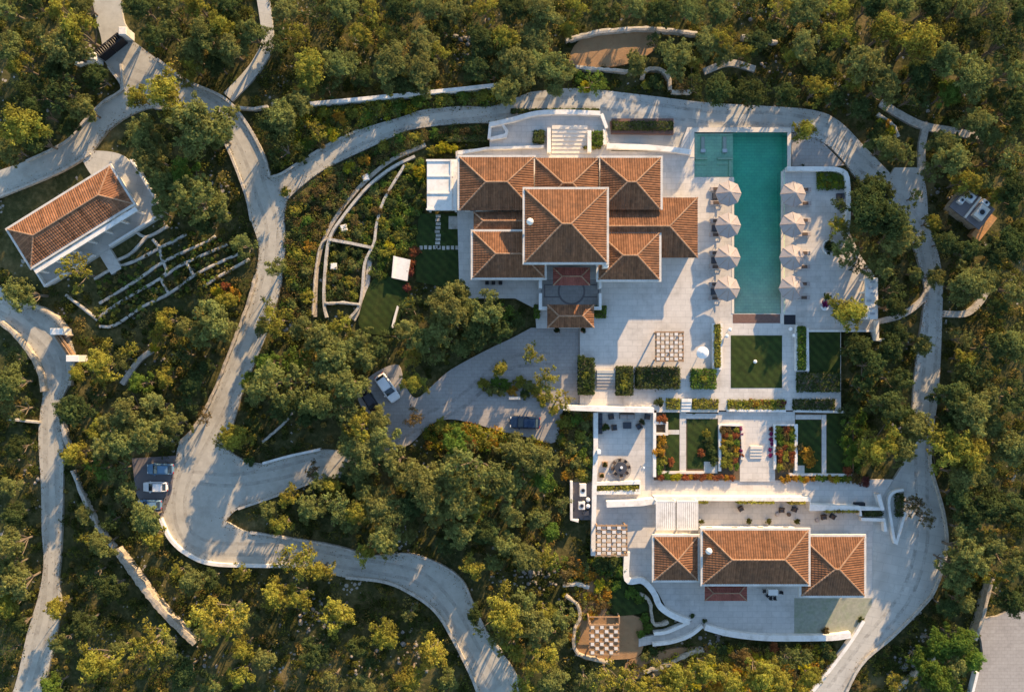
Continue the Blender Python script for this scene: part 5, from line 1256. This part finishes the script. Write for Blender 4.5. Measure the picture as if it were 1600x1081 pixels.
# clipped hedges and planted beds
def hedge(x0, y0, x1, y1, z, h, tone, label, dens=60, tones=None, loose=.12, cat='hedge'):
    a = W(x0, y1, z+h); b = W(x1, y0, z+h); rg = np.random.default_rng(int(x0*7+y0)); w_, d_ = b[0]-a[0], b[1]-a[1]
    t = thing('hedge', label, cat, (a[0]+b[0])/2, (a[1]+b[1])/2, z)
    n = int(w_*d_*dens*1.6); P = np.stack([rg.uniform(-w_/2, w_/2, n), rg.uniform(-d_/2, d_/2, n), h+rg.normal(0, loose, n)+.12*np.sin(rg.uniform(0,6)+3*rg.uniform(-w_/2, w_/2, n))], 1)
    Nn = np.tile([0, 0, 1.0], (n, 1)); m = int((w_+d_)*2*h*dens)
    s = rg.integers(0, 4, m); u = rg.uniform(-.5, .5, m); zz = rg.uniform(0, h, m); o = rg.normal(0, loose*.6, m)
    X = np.where(s == 0, -w_/2+o, np.where(s == 1, w_/2+o, u*w_)); Y = np.where(s < 2, u*d_, np.where(s == 2, -d_/2+o, d_/2+o))
    N2 = np.stack([np.where(s == 0, -1, np.where(s == 1, 1, 0)), np.where(s == 2, -1, np.where(s == 3, 1, 0)), np.full(m, .3)], 1)
    P = np.concatenate([P, np.stack([X, Y, zz], 1)]); Nn = np.concatenate([Nn, N2])
    V = leaves(P, Nn, .16, rg, .6); blot = .5+.22*np.sin(P[:, 0]*2.3+rg.uniform(0, 6))*np.cos(P[:, 1]*2.7)
    o = bpy.data.objects.new('foliage', quads_mesh('foliage', V, np.clip(blot+rg.normal(0, .17, len(P)), 0, 1), MAT['leaf'])); COL.objects.link(o); o.parent = t; blade(o, tone)
    g = M(); g.bbox(a[0]+.12, a[1]+.12, z-.05, b[0]-.12, b[1]-.12, z+h*.8, .1); g.build('branches', MAT['bark'], t)
hedge(904, 560, 929, 616, ZU, .9, 'd', 'tall dark hedge block left of the dark steps')
hedge(963, 573, 989, 617, ZU, .8, 'd', 'dark hedge block right of the dark steps')
hedge(995, 574, 1062, 607, ZU, .8, 'd', 'long dark hedge block below the courtyard pergola', loose=.2)
hedge(1081, 577, 1119, 607, ZU, .7, 'g', 'square hedge bed with a yellow-green centre left of the central lawn', loose=.15)
hedge(1117, 508, 1126, 573, ZU, .9, 'y', 'tall narrow yellow-green hedge in the planter left of the central lawn')
hedge(1247, 511, 1259, 577, ZU, .9, 'g', 'tall narrow green hedge in the planter right of the central lawn')
hedge(1246, 582, 1312, 612, ZU, .35, 'd', 'low dark ground cover at the foot of the dark side lawn')
hedge(1042, 623, 1062, 639, ZU-.2, .55, 'y', 'short yellow-green hedge strip left of the narrow white steps')
hedge(1083, 624, 1122, 639, ZU-.2, .55, 'y', 'yellow-green hedge strip right of the narrow white steps')
hedge(1240, 624, 1304, 640, ZU-.2, .5, 'd', 'dark hedge strip above the right garden lawn')
hedge(1137, 624, 1226, 640, ZU-.2, .3, 'y', 'low yellow-green planting under the red flower strip', cat='planting')
hedge(932, 758, 997, 767, ZL, .8, 'y', 'clipped yellow-green hedge in the white planter below the round dining table')
hedge(958, 190, 1050, 203, ZU-.3, .7, 'd', 'dark planting in the brown-edged box by the top road', loose=.18)
hedge(925, 205, 942, 226, ZU, .7, 'g', 'green square bed right of the cream steps')
hedge(834, 204, 850, 222, ZU, .8, 'd', 'dark green square bed left of the cream steps', loose=.2)
hedge(835, 477, 843, 496, ZU, .8, 'g', 'small dark hedge left of the gatehouse')
hedge(930, 478, 947, 496, ZU, .8, 'g', 'small dark hedge right of the gatehouse')
hedge(1348, 798, 1379, 806, ZL, .9, 'd', 'small dark clipped hedge right of the lower house terrace')
hedge(1154, 783, 1209, 786.5, ZL+.2, 1.5, 'y', 'thin long hedge line on the wall above the lower house terrace')
hedge(1088, 783, 1106, 786.5, ZL+.2, 1.5, 'y', 'thin short hedge line on the wall right of the slatted pergola')
hedge(1235, 784, 1258, 787.5, ZL+.2, 1.5, 'y', 'thin short hedge line on the right part of the upper terrace wall')
hedge(1292, 797, 1340, 800.5, ZL+.2, 1.5, 'y', 'thin hedge line on the stepped right wall of the lower house terrace')
hedge(1400, 772, 1412, 806, .05, .4, 'd', 'dark ground cover on the leaf-shaped island in the forecourt', loose=.2)
hedge(1278, 269, 1322, 295, ZU, .4, 'g', 'mixed green bed in the upper corner of the right pool deck', loose=.2)
hedge(913, 229, 938, 232, ZU, .5, 'y', 'thin yellow-green hedge below the green square bed')
hedge(695, 212, 760, 222, .0, .6, 'd', 'dark clipped hedge left of the white hatch well')
hedge(800, 178, 930, 173, .3, .4, 'd', 'x') if False else hedge(800, 170, 935, 176, .0, .7, 'd', 'long dark hedge above the curved white wall')
wall([(956,188),(1052,188),(1052,206),(956,206),(956,189)], .5, 0, ZU+.1, 'darkwood', 'brown edging of the planter box by the top road', cat='edging')
# round planter on the right deck
x, y = W(1297, 386, ZU+.5); t = thing('round_planter', 'round planter with a dark bush on the right pool deck', 'planter', x, y, ZU)
g = M(); g.lathe(0, 0, [(1.15,0),(1.2,.5),(1.0,.52),(.95,.3)], 24); g.build('rim', MAT['white'], t, local=True)
me, tm = BUSH[0]; c = bpy.data.objects.new('foliage', me); COL.objects.link(c); c.parent = t; c.location = (0, 0, .2); c.scale = (1.25, 1.25, 1.0); c.color = (.035,.05,.02,1)

# flower shrubs
def row(x0, y0, x1, y1, nx, ny, tones, z, r, group, what='flowering shrub'):
    for i in range(nx):
        for j in range(ny):
            px = x0+(x1-x0)*(i+.5)/nx+RNG.uniform(-1.5, 1.5); py = y0+(y1-y0)*(j+.5)/ny+RNG.uniform(-1.5, 1.5)
            d = RNG.choice(tones); nth = lambda k, n, lo, hi: lo if k == 0 else (hi if k == n-1 else None)
            pos = []
            if nx > 1: pos.append(['leftmost','second from left','third from left','fourth from left','fifth from left','sixth from left','seventh from left','eighth from left','ninth from left','tenth from left','eleventh from left','twelfth from left','thirteenth from left','fourteenth from left'][i])
            if ny > 1: pos.append(f"{['top','second','third','fourth','fifth','sixth','seventh','eighth'][j]} row")
            shrub(px, py, r*RNG.uniform(.85, 1.2), d, z, group=group, sq=.9, label=f'{TONE[d][1]} {what}, {", ".join(pos)} of the {group}')
row(1137, 624, 1228, 638, 11, 1, 'ryalpg', ZU-.2, 5.2, 'red flower strip')
row(1127, 667, 1155, 733, 3, 7, 'ryybagyr', ZG+.25, 5.8, 'left flower bed')
row(1214, 667, 1242, 733, 3, 7, 'rpryybg', ZG+.25, 5.8, 'right flower bed')
row(1028, 741, 1150, 750, 13, 1, 'raryalg', ZL+.2, 5.6, 'left autumn border', 'shrub')
row(1218, 744, 1332, 752, 12, 1, 'ylagaly', ZL+.2, 5.4, 'right autumn border', 'shrub')
row(1156, 667, 1162, 715, 1, 6, 'mrm', ZG+.2, 3.2, 'pink climber row')
row(1202, 665, 1208, 716, 1, 6, 'mpm', ZG, 3.4, 'magenta row by the right flower bed')
row(1280, 270, 1320, 293, 4, 2, 'laygl', ZU+.1, 5, 'right deck corner bed')
for px, py, r, d, z in ((1035,655,9,'r',ZG),(1032,690,10,'a',ZG),(1030,705,10,'a',ZG),(1036,698,8,'b',ZG),(1033,720,9,'y',ZG),(1048,722,7,'r',ZG),(1030,733,8,'g',ZG),(1096,708,7,'r',ZG),(1107,690,9,'d',ZG),(1112,705,9,'d',ZG),(1104,678,7,'y',ZG),
   (1115,720,8,'d',ZG),(1262,708,11,'a',ZG),(1267,722,9,'a',ZG),(1250,700,7,'b',ZG),(1325,735,8,'r',ZG),(1338,748,9,'b',ZL),(1352,752,9,'p',ZL),(1030,628,8,'d',ZU),(1320,690,10,'g',ZG),(1326,722,9,'g',ZG),(1322,660,9,'d',ZG),
   (648,393,9,'r',0),(604,393,12,'y',0),(607,384,8,'l',0),(640,425,8,'p',0),(645,412,6,'r',0),(636,450,7,'p',0),(637,475,10,'l',0),(655,270,11,'l',0),(638,262,9,'y',0),(628,288,9,'d',0),(640,300,9,'d',0),(605,300,8,'b',0),(590,330,9,'b',0),(596,345,8,'y',0),(600,365,9,'d',0),(625,345,10,'g',0),(640,330,9,'g',0),(620,370,9,'y',0),(612,318,10,'d',0),
   (692,230,10,'l',0),(708,232,9,'l',0),(676,236,9,'y',0),(735,690,10,'r',0),(725,678,9,'a',0),(770,690,10,'a',0),(782,698,8,'l',0),(690,665,12,'y',0),(712,668,10,'g',0),(746,672,9,'y',0),(755,600,10,'y',0),(768,610,10,'o',0),(775,598,9,'g',0),(790,600,10,'g',0),(800,610,9,'a',0),(812,596,10,'y',0),(826,602,10,'o',0),(838,612,10,'y',0),(846,626,10,'y',0),(858,618,9,'o',0),(782,612,8,'o',0),(820,616,8,'d',0),(866,640,8,'y',0),
   (1385,195,9,'a',0),(1392,205,10,'l',0),(1382,208,8,'l',0),(1378,190,7,'g',0),(390,720,9,'d',0),(905,120,10,'g',0),(940,130,9,'g',0),(915,135,10,'l',0),(1025,128,13,'d',0),(1008,132,8,'y',0),(893,112,10,'y',0),(365,460,11,'a',0),(340,455,10,'l',0),(352,448,8,'r',0),(312,490,8,'a',0),(240,545,8,'l',0),
   (885,660,11,'y',0),(900,655,10,'g',0),(915,665,10,'o',0),(890,678,10,'b',0),(906,682,11,'y',0),(920,690,10,'o',0),(893,700,11,'o',0),(912,708,10,'g',0),(922,722,10,'y',0),(900,722,10,'o',0),(884,720,8,'b',0),(908,740,10,'y',0),(885,742,9,'a',0),(920,742,8,'o',0),(878,662,9,'y',0),(880,690,8,'l',0),(895,880,10,'b',0),(905,895,10,'a',0),(935,915,11,'l',0),(948,930,9,'a',0),(940,945,9,'b',0),(925,900,8,'a',0),(1012,980,9,'g',0),(1008,965,8,'g',0),(1002,990,7,'g',0),(1010,1025,9,'o',0),(1022,1018,8,'d',0),(940,905,7,'b',0),(958,880,12,'d',0),(970,892,12,'g',0),(940,880,12,'d',0),(962,915,9,'g',0),(985,925,10,'g',0),(1000,935,9,'g',0),
   (1095,1020,8,'b',0),(1130,1015,9,'d',0),(1160,1010,8,'d',0),(1210,1012,9,'r',0),(1225,1015,8,'b',0),(1290,1010,10,'d',0),(1300,1025,10,'d',0),(1110,1040,10,'l',0),(1150,1045,11,'a',0),(1185,1030,10,'l',0),(1230,1050,10,'a',0),(1260,1045,10,'l',0),(1250,1075,11,'y',0),(1120,1075,11,'a',0),(1085,1070,10,'l',0),(1205,1075,10,'l',0),
   (1340,1072,9,'b',0),(1425,1062,9,'y',0),(1290,985,6,'b',ZL),(1345,968,5,'d',ZL),(1082,962,4,'d',ZL),(1101,970,4,'d',ZL),(1310,480,9,'y',ZU),(445,300,8,'y',0),(475,310,10,'b',0),(460,330,11,'y',0),(480,345,11,'g',0),(465,365,11,'d',0),(482,385,10,'a',0),(462,400,11,'y',0),(478,425,11,'o',0),(460,445,10,'d',0),(480,465,11,'y',0),(455,475,9,'o',0),(500,300,11,'b',0),(520,285,11,'b',0),(512,320,9,'b',0),(545,262,11,'l',0),(570,250,10,'a',0),(535,300,8,'b',0),(600,228,10,'y',0),(625,217,10,'g',0),(650,212,9,'y',0),(680,208,9,'g',0),(555,345,9,'b',0),(570,330,9,'d',0),(560,365,8,'o',0),(535,400,8,'d',0),(550,415,9,'o',0),(545,440,9,'y',0),(530,455,9,'d',0),(560,395,8,'d',0),(525,435,7,'o',0),(552,460,8,'y',0),(585,300,9,'o',0),(575,312,8,'g',0),
   (505,175,11,'y',0),(530,185,12,'a',0),(550,175,11,'y',0),(520,210,11,'l',0),(570,180,11,'g',0),(595,170,11,'y',0),(480,225,11,'g',0),(625,165,11,'g',0),(655,158,12,'g',0),(690,152,12,'y',0),(725,150,11,'g',0),(755,148,11,'y',0),(470,245,11,'d',0),(500,222,10,'b',0),(670,145,8,'g',0)):
    shrub(px, py, r, d, z, group='garden shrubs')

# magenta pot by the right deck tree
t = thing('potted_plant', 'white pot of magenta and green blooms on the right pool deck', 'potted plant', *W(1284, 480), ZU)
g = M(); g.lathe(0, 0, [(.35,0),(.55,.4),(.6,.6),(.45,.6)], 16); g.build('pot', MAT['offwhite'], t, local=True)
for dx, dy, r, c in ((.05,.35,.75,(.22,.03,.13)),(.35,1.5,.75,(.07,.10,.02))):
    me, tm = BUSH[2]; f = bpy.data.objects.new('foliage', me); COL.objects.link(f); f.parent = t; f.location = (dx, dy, .35); f.scale = (r, r, r*.9); f.color = (*c, 1)

# undergrowth: one mass nobody could count
def scrub():
    rg = np.random.default_rng(11); n = 17000
    px = rg.uniform(-90, 1690, n); py = rg.uniform(-80, 1160, n)
    ok = np.ones(n, bool)
    for P in PAVED: ok &= ~inside(P, px, py)
    for r in ((10,240,245,440),(705,235,1095,445),(1015,775,1360,960),(640,330,722,450),(1000,930,1345,1005),(890,50,1030,105),(915,900,1005,1030)):
        ok &= ~((px > r[0]) & (px < r[2]) & (py > r[1]) & (py < r[3]))
    for P in PAVED:                                        # keep a margin off the road edges
        A = np.array(P)
        for i in range(0, len(A), 1):
            ok &= ((px-A[i, 0])**2+(py-A[i, 1])**2) > 49
    # patchiness
    f = np.sin(px*.021+1)*np.cos(py*.027)+np.sin(px*.05+py*.043)*.6
    ok &= rg.uniform(-1.4, 1.6, n) < f+.9
    px, py = px[ok], py[ok]; print('scrub clumps', len(px))
    Vs, Rs, Ts = {}, {}, None
    cols = [('undergrowth', (.058,.074,.020)), ('undergrowth', (.13,.13,.028)), ('undergrowth', (.27,.20,.06))]
    pick = rg.choice(3, len(px), p=[.56, .31, .13])
    labs = ['dark green undergrowth beneath the hillside trees', 'yellow-green undergrowth beneath the hillside trees', 'dry straw-coloured tufts beneath the hillside trees']
    for k in range(3):
        X = (px[pick == k]-800)/10; Y = (540.5-py[pick == k])/10; m = len(X); per = 52
        R = rg.uniform(.35, 1.15, m)*rg.uniform(.75, 1.1, m)
        C = np.repeat(np.stack([X, Y, np.full(m, -.25)], 1), per, 0); Rr = np.repeat(R, per)
        d = rg.normal(0, 1, (m*per, 3)); d /= np.linalg.norm(d, axis=1)[:, None]; d[:, 2] = np.abs(d[:, 2])
        P = C+d*Rr[:, None]*np.array([1, 1, .9])*(rg.uniform(.5, 1.1, m*per)**.6)[:, None]
        b = np.repeat(rg.uniform(.2, .8, m), per)
        V = leaves(P, d+np.array([0, 0, .3]), .17, rg, .7)
        o = bpy.data.objects.new(cols[k][0], quads_mesh('undergrowth', V, np.clip(b+rg.normal(0, .16, m*per), 0, 1), MAT['leaf'])); COL.objects.link(o)
        o.color = (*cols[k][1], 1); tag(o, labs[k], 'undergrowth', kind='stuff')
scrub()
def planting(name, label, poly, tones, dens, seed, z=0.0, rr=(.3, .8)):
    rg = np.random.default_rng(seed); A = np.array(poly, float); lo, hi = A.min(0), A.max(0)
    n = int((hi[0]-lo[0])*(hi[1]-lo[1])/100*dens); px, py = rg.uniform(lo[0], hi[0], n), rg.uniform(lo[1], hi[1], n)
    ok = inside(poly, px, py)
    for P in PAVED:
        if seed != 42: ok &= ~inside(P, px, py)
    px, py = px[ok], py[ok]; pick = rg.integers(0, len(tones), len(px))
    for k in range(len(tones)):
        if any(tones[k] == q for q in tones[:k]): continue
        sel = np.isin(pick, [i for i in range(len(tones)) if tones[i] == tones[k]])
        X = (px[sel]-800)/10; Y = (540.5-py[sel])/10; m = len(X); per = 60
        if m == 0: continue
        Rr = rg.uniform(*rr, m); C = np.repeat(np.stack([X, Y, z+Rr*.25-.15], 1), per, 0)
        d = rg.normal(0, 1, (m*per, 3)); d /= np.linalg.norm(d, axis=1)[:, None]; d[:, 2] = np.abs(d[:, 2])
        P = C+d*np.repeat(Rr, per)[:, None]*np.array([1, 1, 1.15])*(rg.uniform(.5, 1.1, m*per)**.6)[:, None]
        V = leaves(P, d+np.array([0, 0, .3]), .13, rg, .5); b = np.repeat(rg.uniform(.2, .8, m), per)
        o = bpy.data.objects.new(name, quads_mesh(name, V, np.clip(b+rg.normal(0, .16, m*per), 0, 1), MAT['leaf'])); COL.objects.link(o)
        blade(o, tones[k]); tag(o, f'{TONE[tones[k]][1]} {label}', 'planting', kind='stuff')
planting('ground_planting', 'planting on the bank between the long white wall and the villa road', [(430,190),(480,170),(640,152),(780,142),(780,160),(660,168),(600,188),(520,218),(465,248),(440,262)], 'yyglob', 2.6, 31, rr=(.4,1.0))
planting('ground_planting', 'planting between the main drive and the crescent garden path', [(452,320),(510,268),(640,208),(745,196),(750,210),(660,222),(560,285),(505,370),(490,430),(488,495),(440,500)], 'ygodbb', 2.4, 32, rr=(.4,.95))
planting('ground_planting', 'planting inside the crescent walled garden', [(640,252),(580,296),(540,340),(516,378),(510,470),(560,474),(566,420),(582,380),(590,340),(628,262)], 'dgoyb', 2.2, 33, rr=(.3,.7))
planting('ground_planting', 'planting between the crescent garden and the left villa lawn', [(640,262),(662,246),(662,330),(650,390),(620,395),(600,440),(575,440),(572,410),(590,380),(592,340),(606,305)], 'ggdoy', 2.4, 34, rr=(.3,.8))
planting('ground_planting', 'planting on the bank left of the lounge terrace', [(872,648),(926,646),(924,752),(890,748),(872,700)], 'yoobga', 2.6, 35, rr=(.35,.8))
planting('ground_planting', 'planting on the dry slope below the lower house', [(1040,1030),(1100,1008),(1200,1010),(1300,1005),(1290,1081),(1040,1085)], 'yyballo', 2.2, 36, rr=(.35,.85))
planting('ground_planting', 'planting in the plots of the guest garden', [(150,440),(215,395),(290,360),(375,380),(390,400),(320,450),(260,470),(185,515),(150,505)], 'gdoyb', 1.6, 37, rr=(.2,.42))
planting('ground_planting', 'planting below the upper driveway', [(660,668),(735,662),(830,686),(868,694),(860,712),(760,705),(670,700)], 'ygyal', 2.4, 38, rr=(.4,.9))
planting('ground_planting', 'planting in the driveway island', [(748,606),(770,594),(810,588),(850,598),(878,628),(866,640),(830,630),(770,620)], 'yogg', 2.8, 39, rr=(.35,.7))
planting('ground_planting', 'planting around the bottom checkered pergola', [(885,880),(925,872),(955,905),(952,958),(925,962),(905,985),(900,1020),(888,1000),(880,930)], 'baoly', 2.0, 42, z=.05, rr=(.3,.7))
planting('ground_planting', 'planting right of the small bright lawn', [(930,868),(976,872),(980,908),(960,906),(940,925),(928,900)], 'dgg', 2.4, 40, rr=(.4,.8))
planting('ground_planting', 'planting on the right of the garden lawns', [(1320,620),(1350,640),(1345,740),(1325,745)], 'dgg', 2.6, 41, rr=(.4,.8))
for px, py, r, d in ((915,586,7,'y'),(917,604,5,'g'),(977,588,6,'y'),(975,601,8,'y'),(1003,588,5,'y'),(1054,592,5,'y'),(1100,593,7,'y'),(1028,596,6,'d'),(1012,582,5,'d'),(909,558,6,'d')):
    shrub(px, py, r, d, ZU+.55, what='shrub growing out of a hedge', group='shrubs growing out of the hedges')
# loose limestone rocks
def rocks():
    rg = np.random.default_rng(5); g = M()
    def rk(x, y, r):
        n = 7; rings = []
        for zf, rf in ((-.4, .9), (.15, 1.0), (.5, .62), (.66, .2)):
            rings.append([(x+r*rf*rg.uniform(.75, 1.2)*math.cos(6.28319*i/n), y+r*rf*rg.uniform(.75, 1.2)*math.sin(6.28319*i/n), -.25+r*zf) for i in range(n)])
        g.cur = rg.random(); g.loft(rings)
    for cx, cy, s, n in ((490,965,40,60),(300,950,25,18),(270,1020,35,25),(725,55,14,16),(725,85,12,10),(830,900,25,45),(1110,1000,30,30),(1430,1040,30,40),(880,700,14,14),(60,730,30,20),(1240,60,40,14),(1210,105,18,14),(640,1010,40,30),(1090,1035,30,30),(560,1040,40,25),(320,1040,30,20),(870,905,30,30),(1480,300,30,10),(250,560,20,10),(900,945,30,25)):
        for _ in range(n):
            px, py = rg.normal(cx, s*.6), rg.normal(cy, s*.5)
            if any(inside(P, np.array([px]), np.array([py]))[0] for P in PAVED): continue
            rk(*W(px, py), rg.uniform(.1, .2)+.3*rg.random()**3)
    tag(g.build('loose_rocks', MAT['rock']), 'scattered pale limestone rocks among the trees', 'rocks', kind='stuff')
rocks()

def litter():
    rg = np.random.default_rng(21); Ps = []
    for A in (DRIVE_W, DRIVE_E, LOWER_S, LOWER_N, NE_S, NE_N, ROAD_E, ROAD_W, LANE_S, LANE_N, LEFT_E, LEFT_W, UP_N, UP_E, UP_W):
        C = np.array(catmull(A, 10)); n = len(C)*7
        q = C[rg.integers(0, len(C), n)]+rg.normal(0, 7, (n, 2))*rg.uniform(.1, 1.3, (n, 1))
        Ps.append(q)
    q = np.concatenate(Ps); P = np.stack([(q[:, 0]-800)/10, (540.5-q[:, 1])/10, np.full(len(q), .085)], 1)
    V = leaves(P, np.tile([0, 0, 1.0], (len(P), 1)), .085, rg, .15, .6)
    o = bpy.data.objects.new('leaf_litter', quads_mesh('leaf_litter', V, rg.random(len(P)), MAT['leaf'])); COL.objects.link(o); o.color = (.16,.11,.05,1)
    tag(o, 'dry fallen leaves along the road edges', 'leaf litter', kind='stuff')
litter()

print('numbered labels', sum('number' in k for k in USED), len(USED))
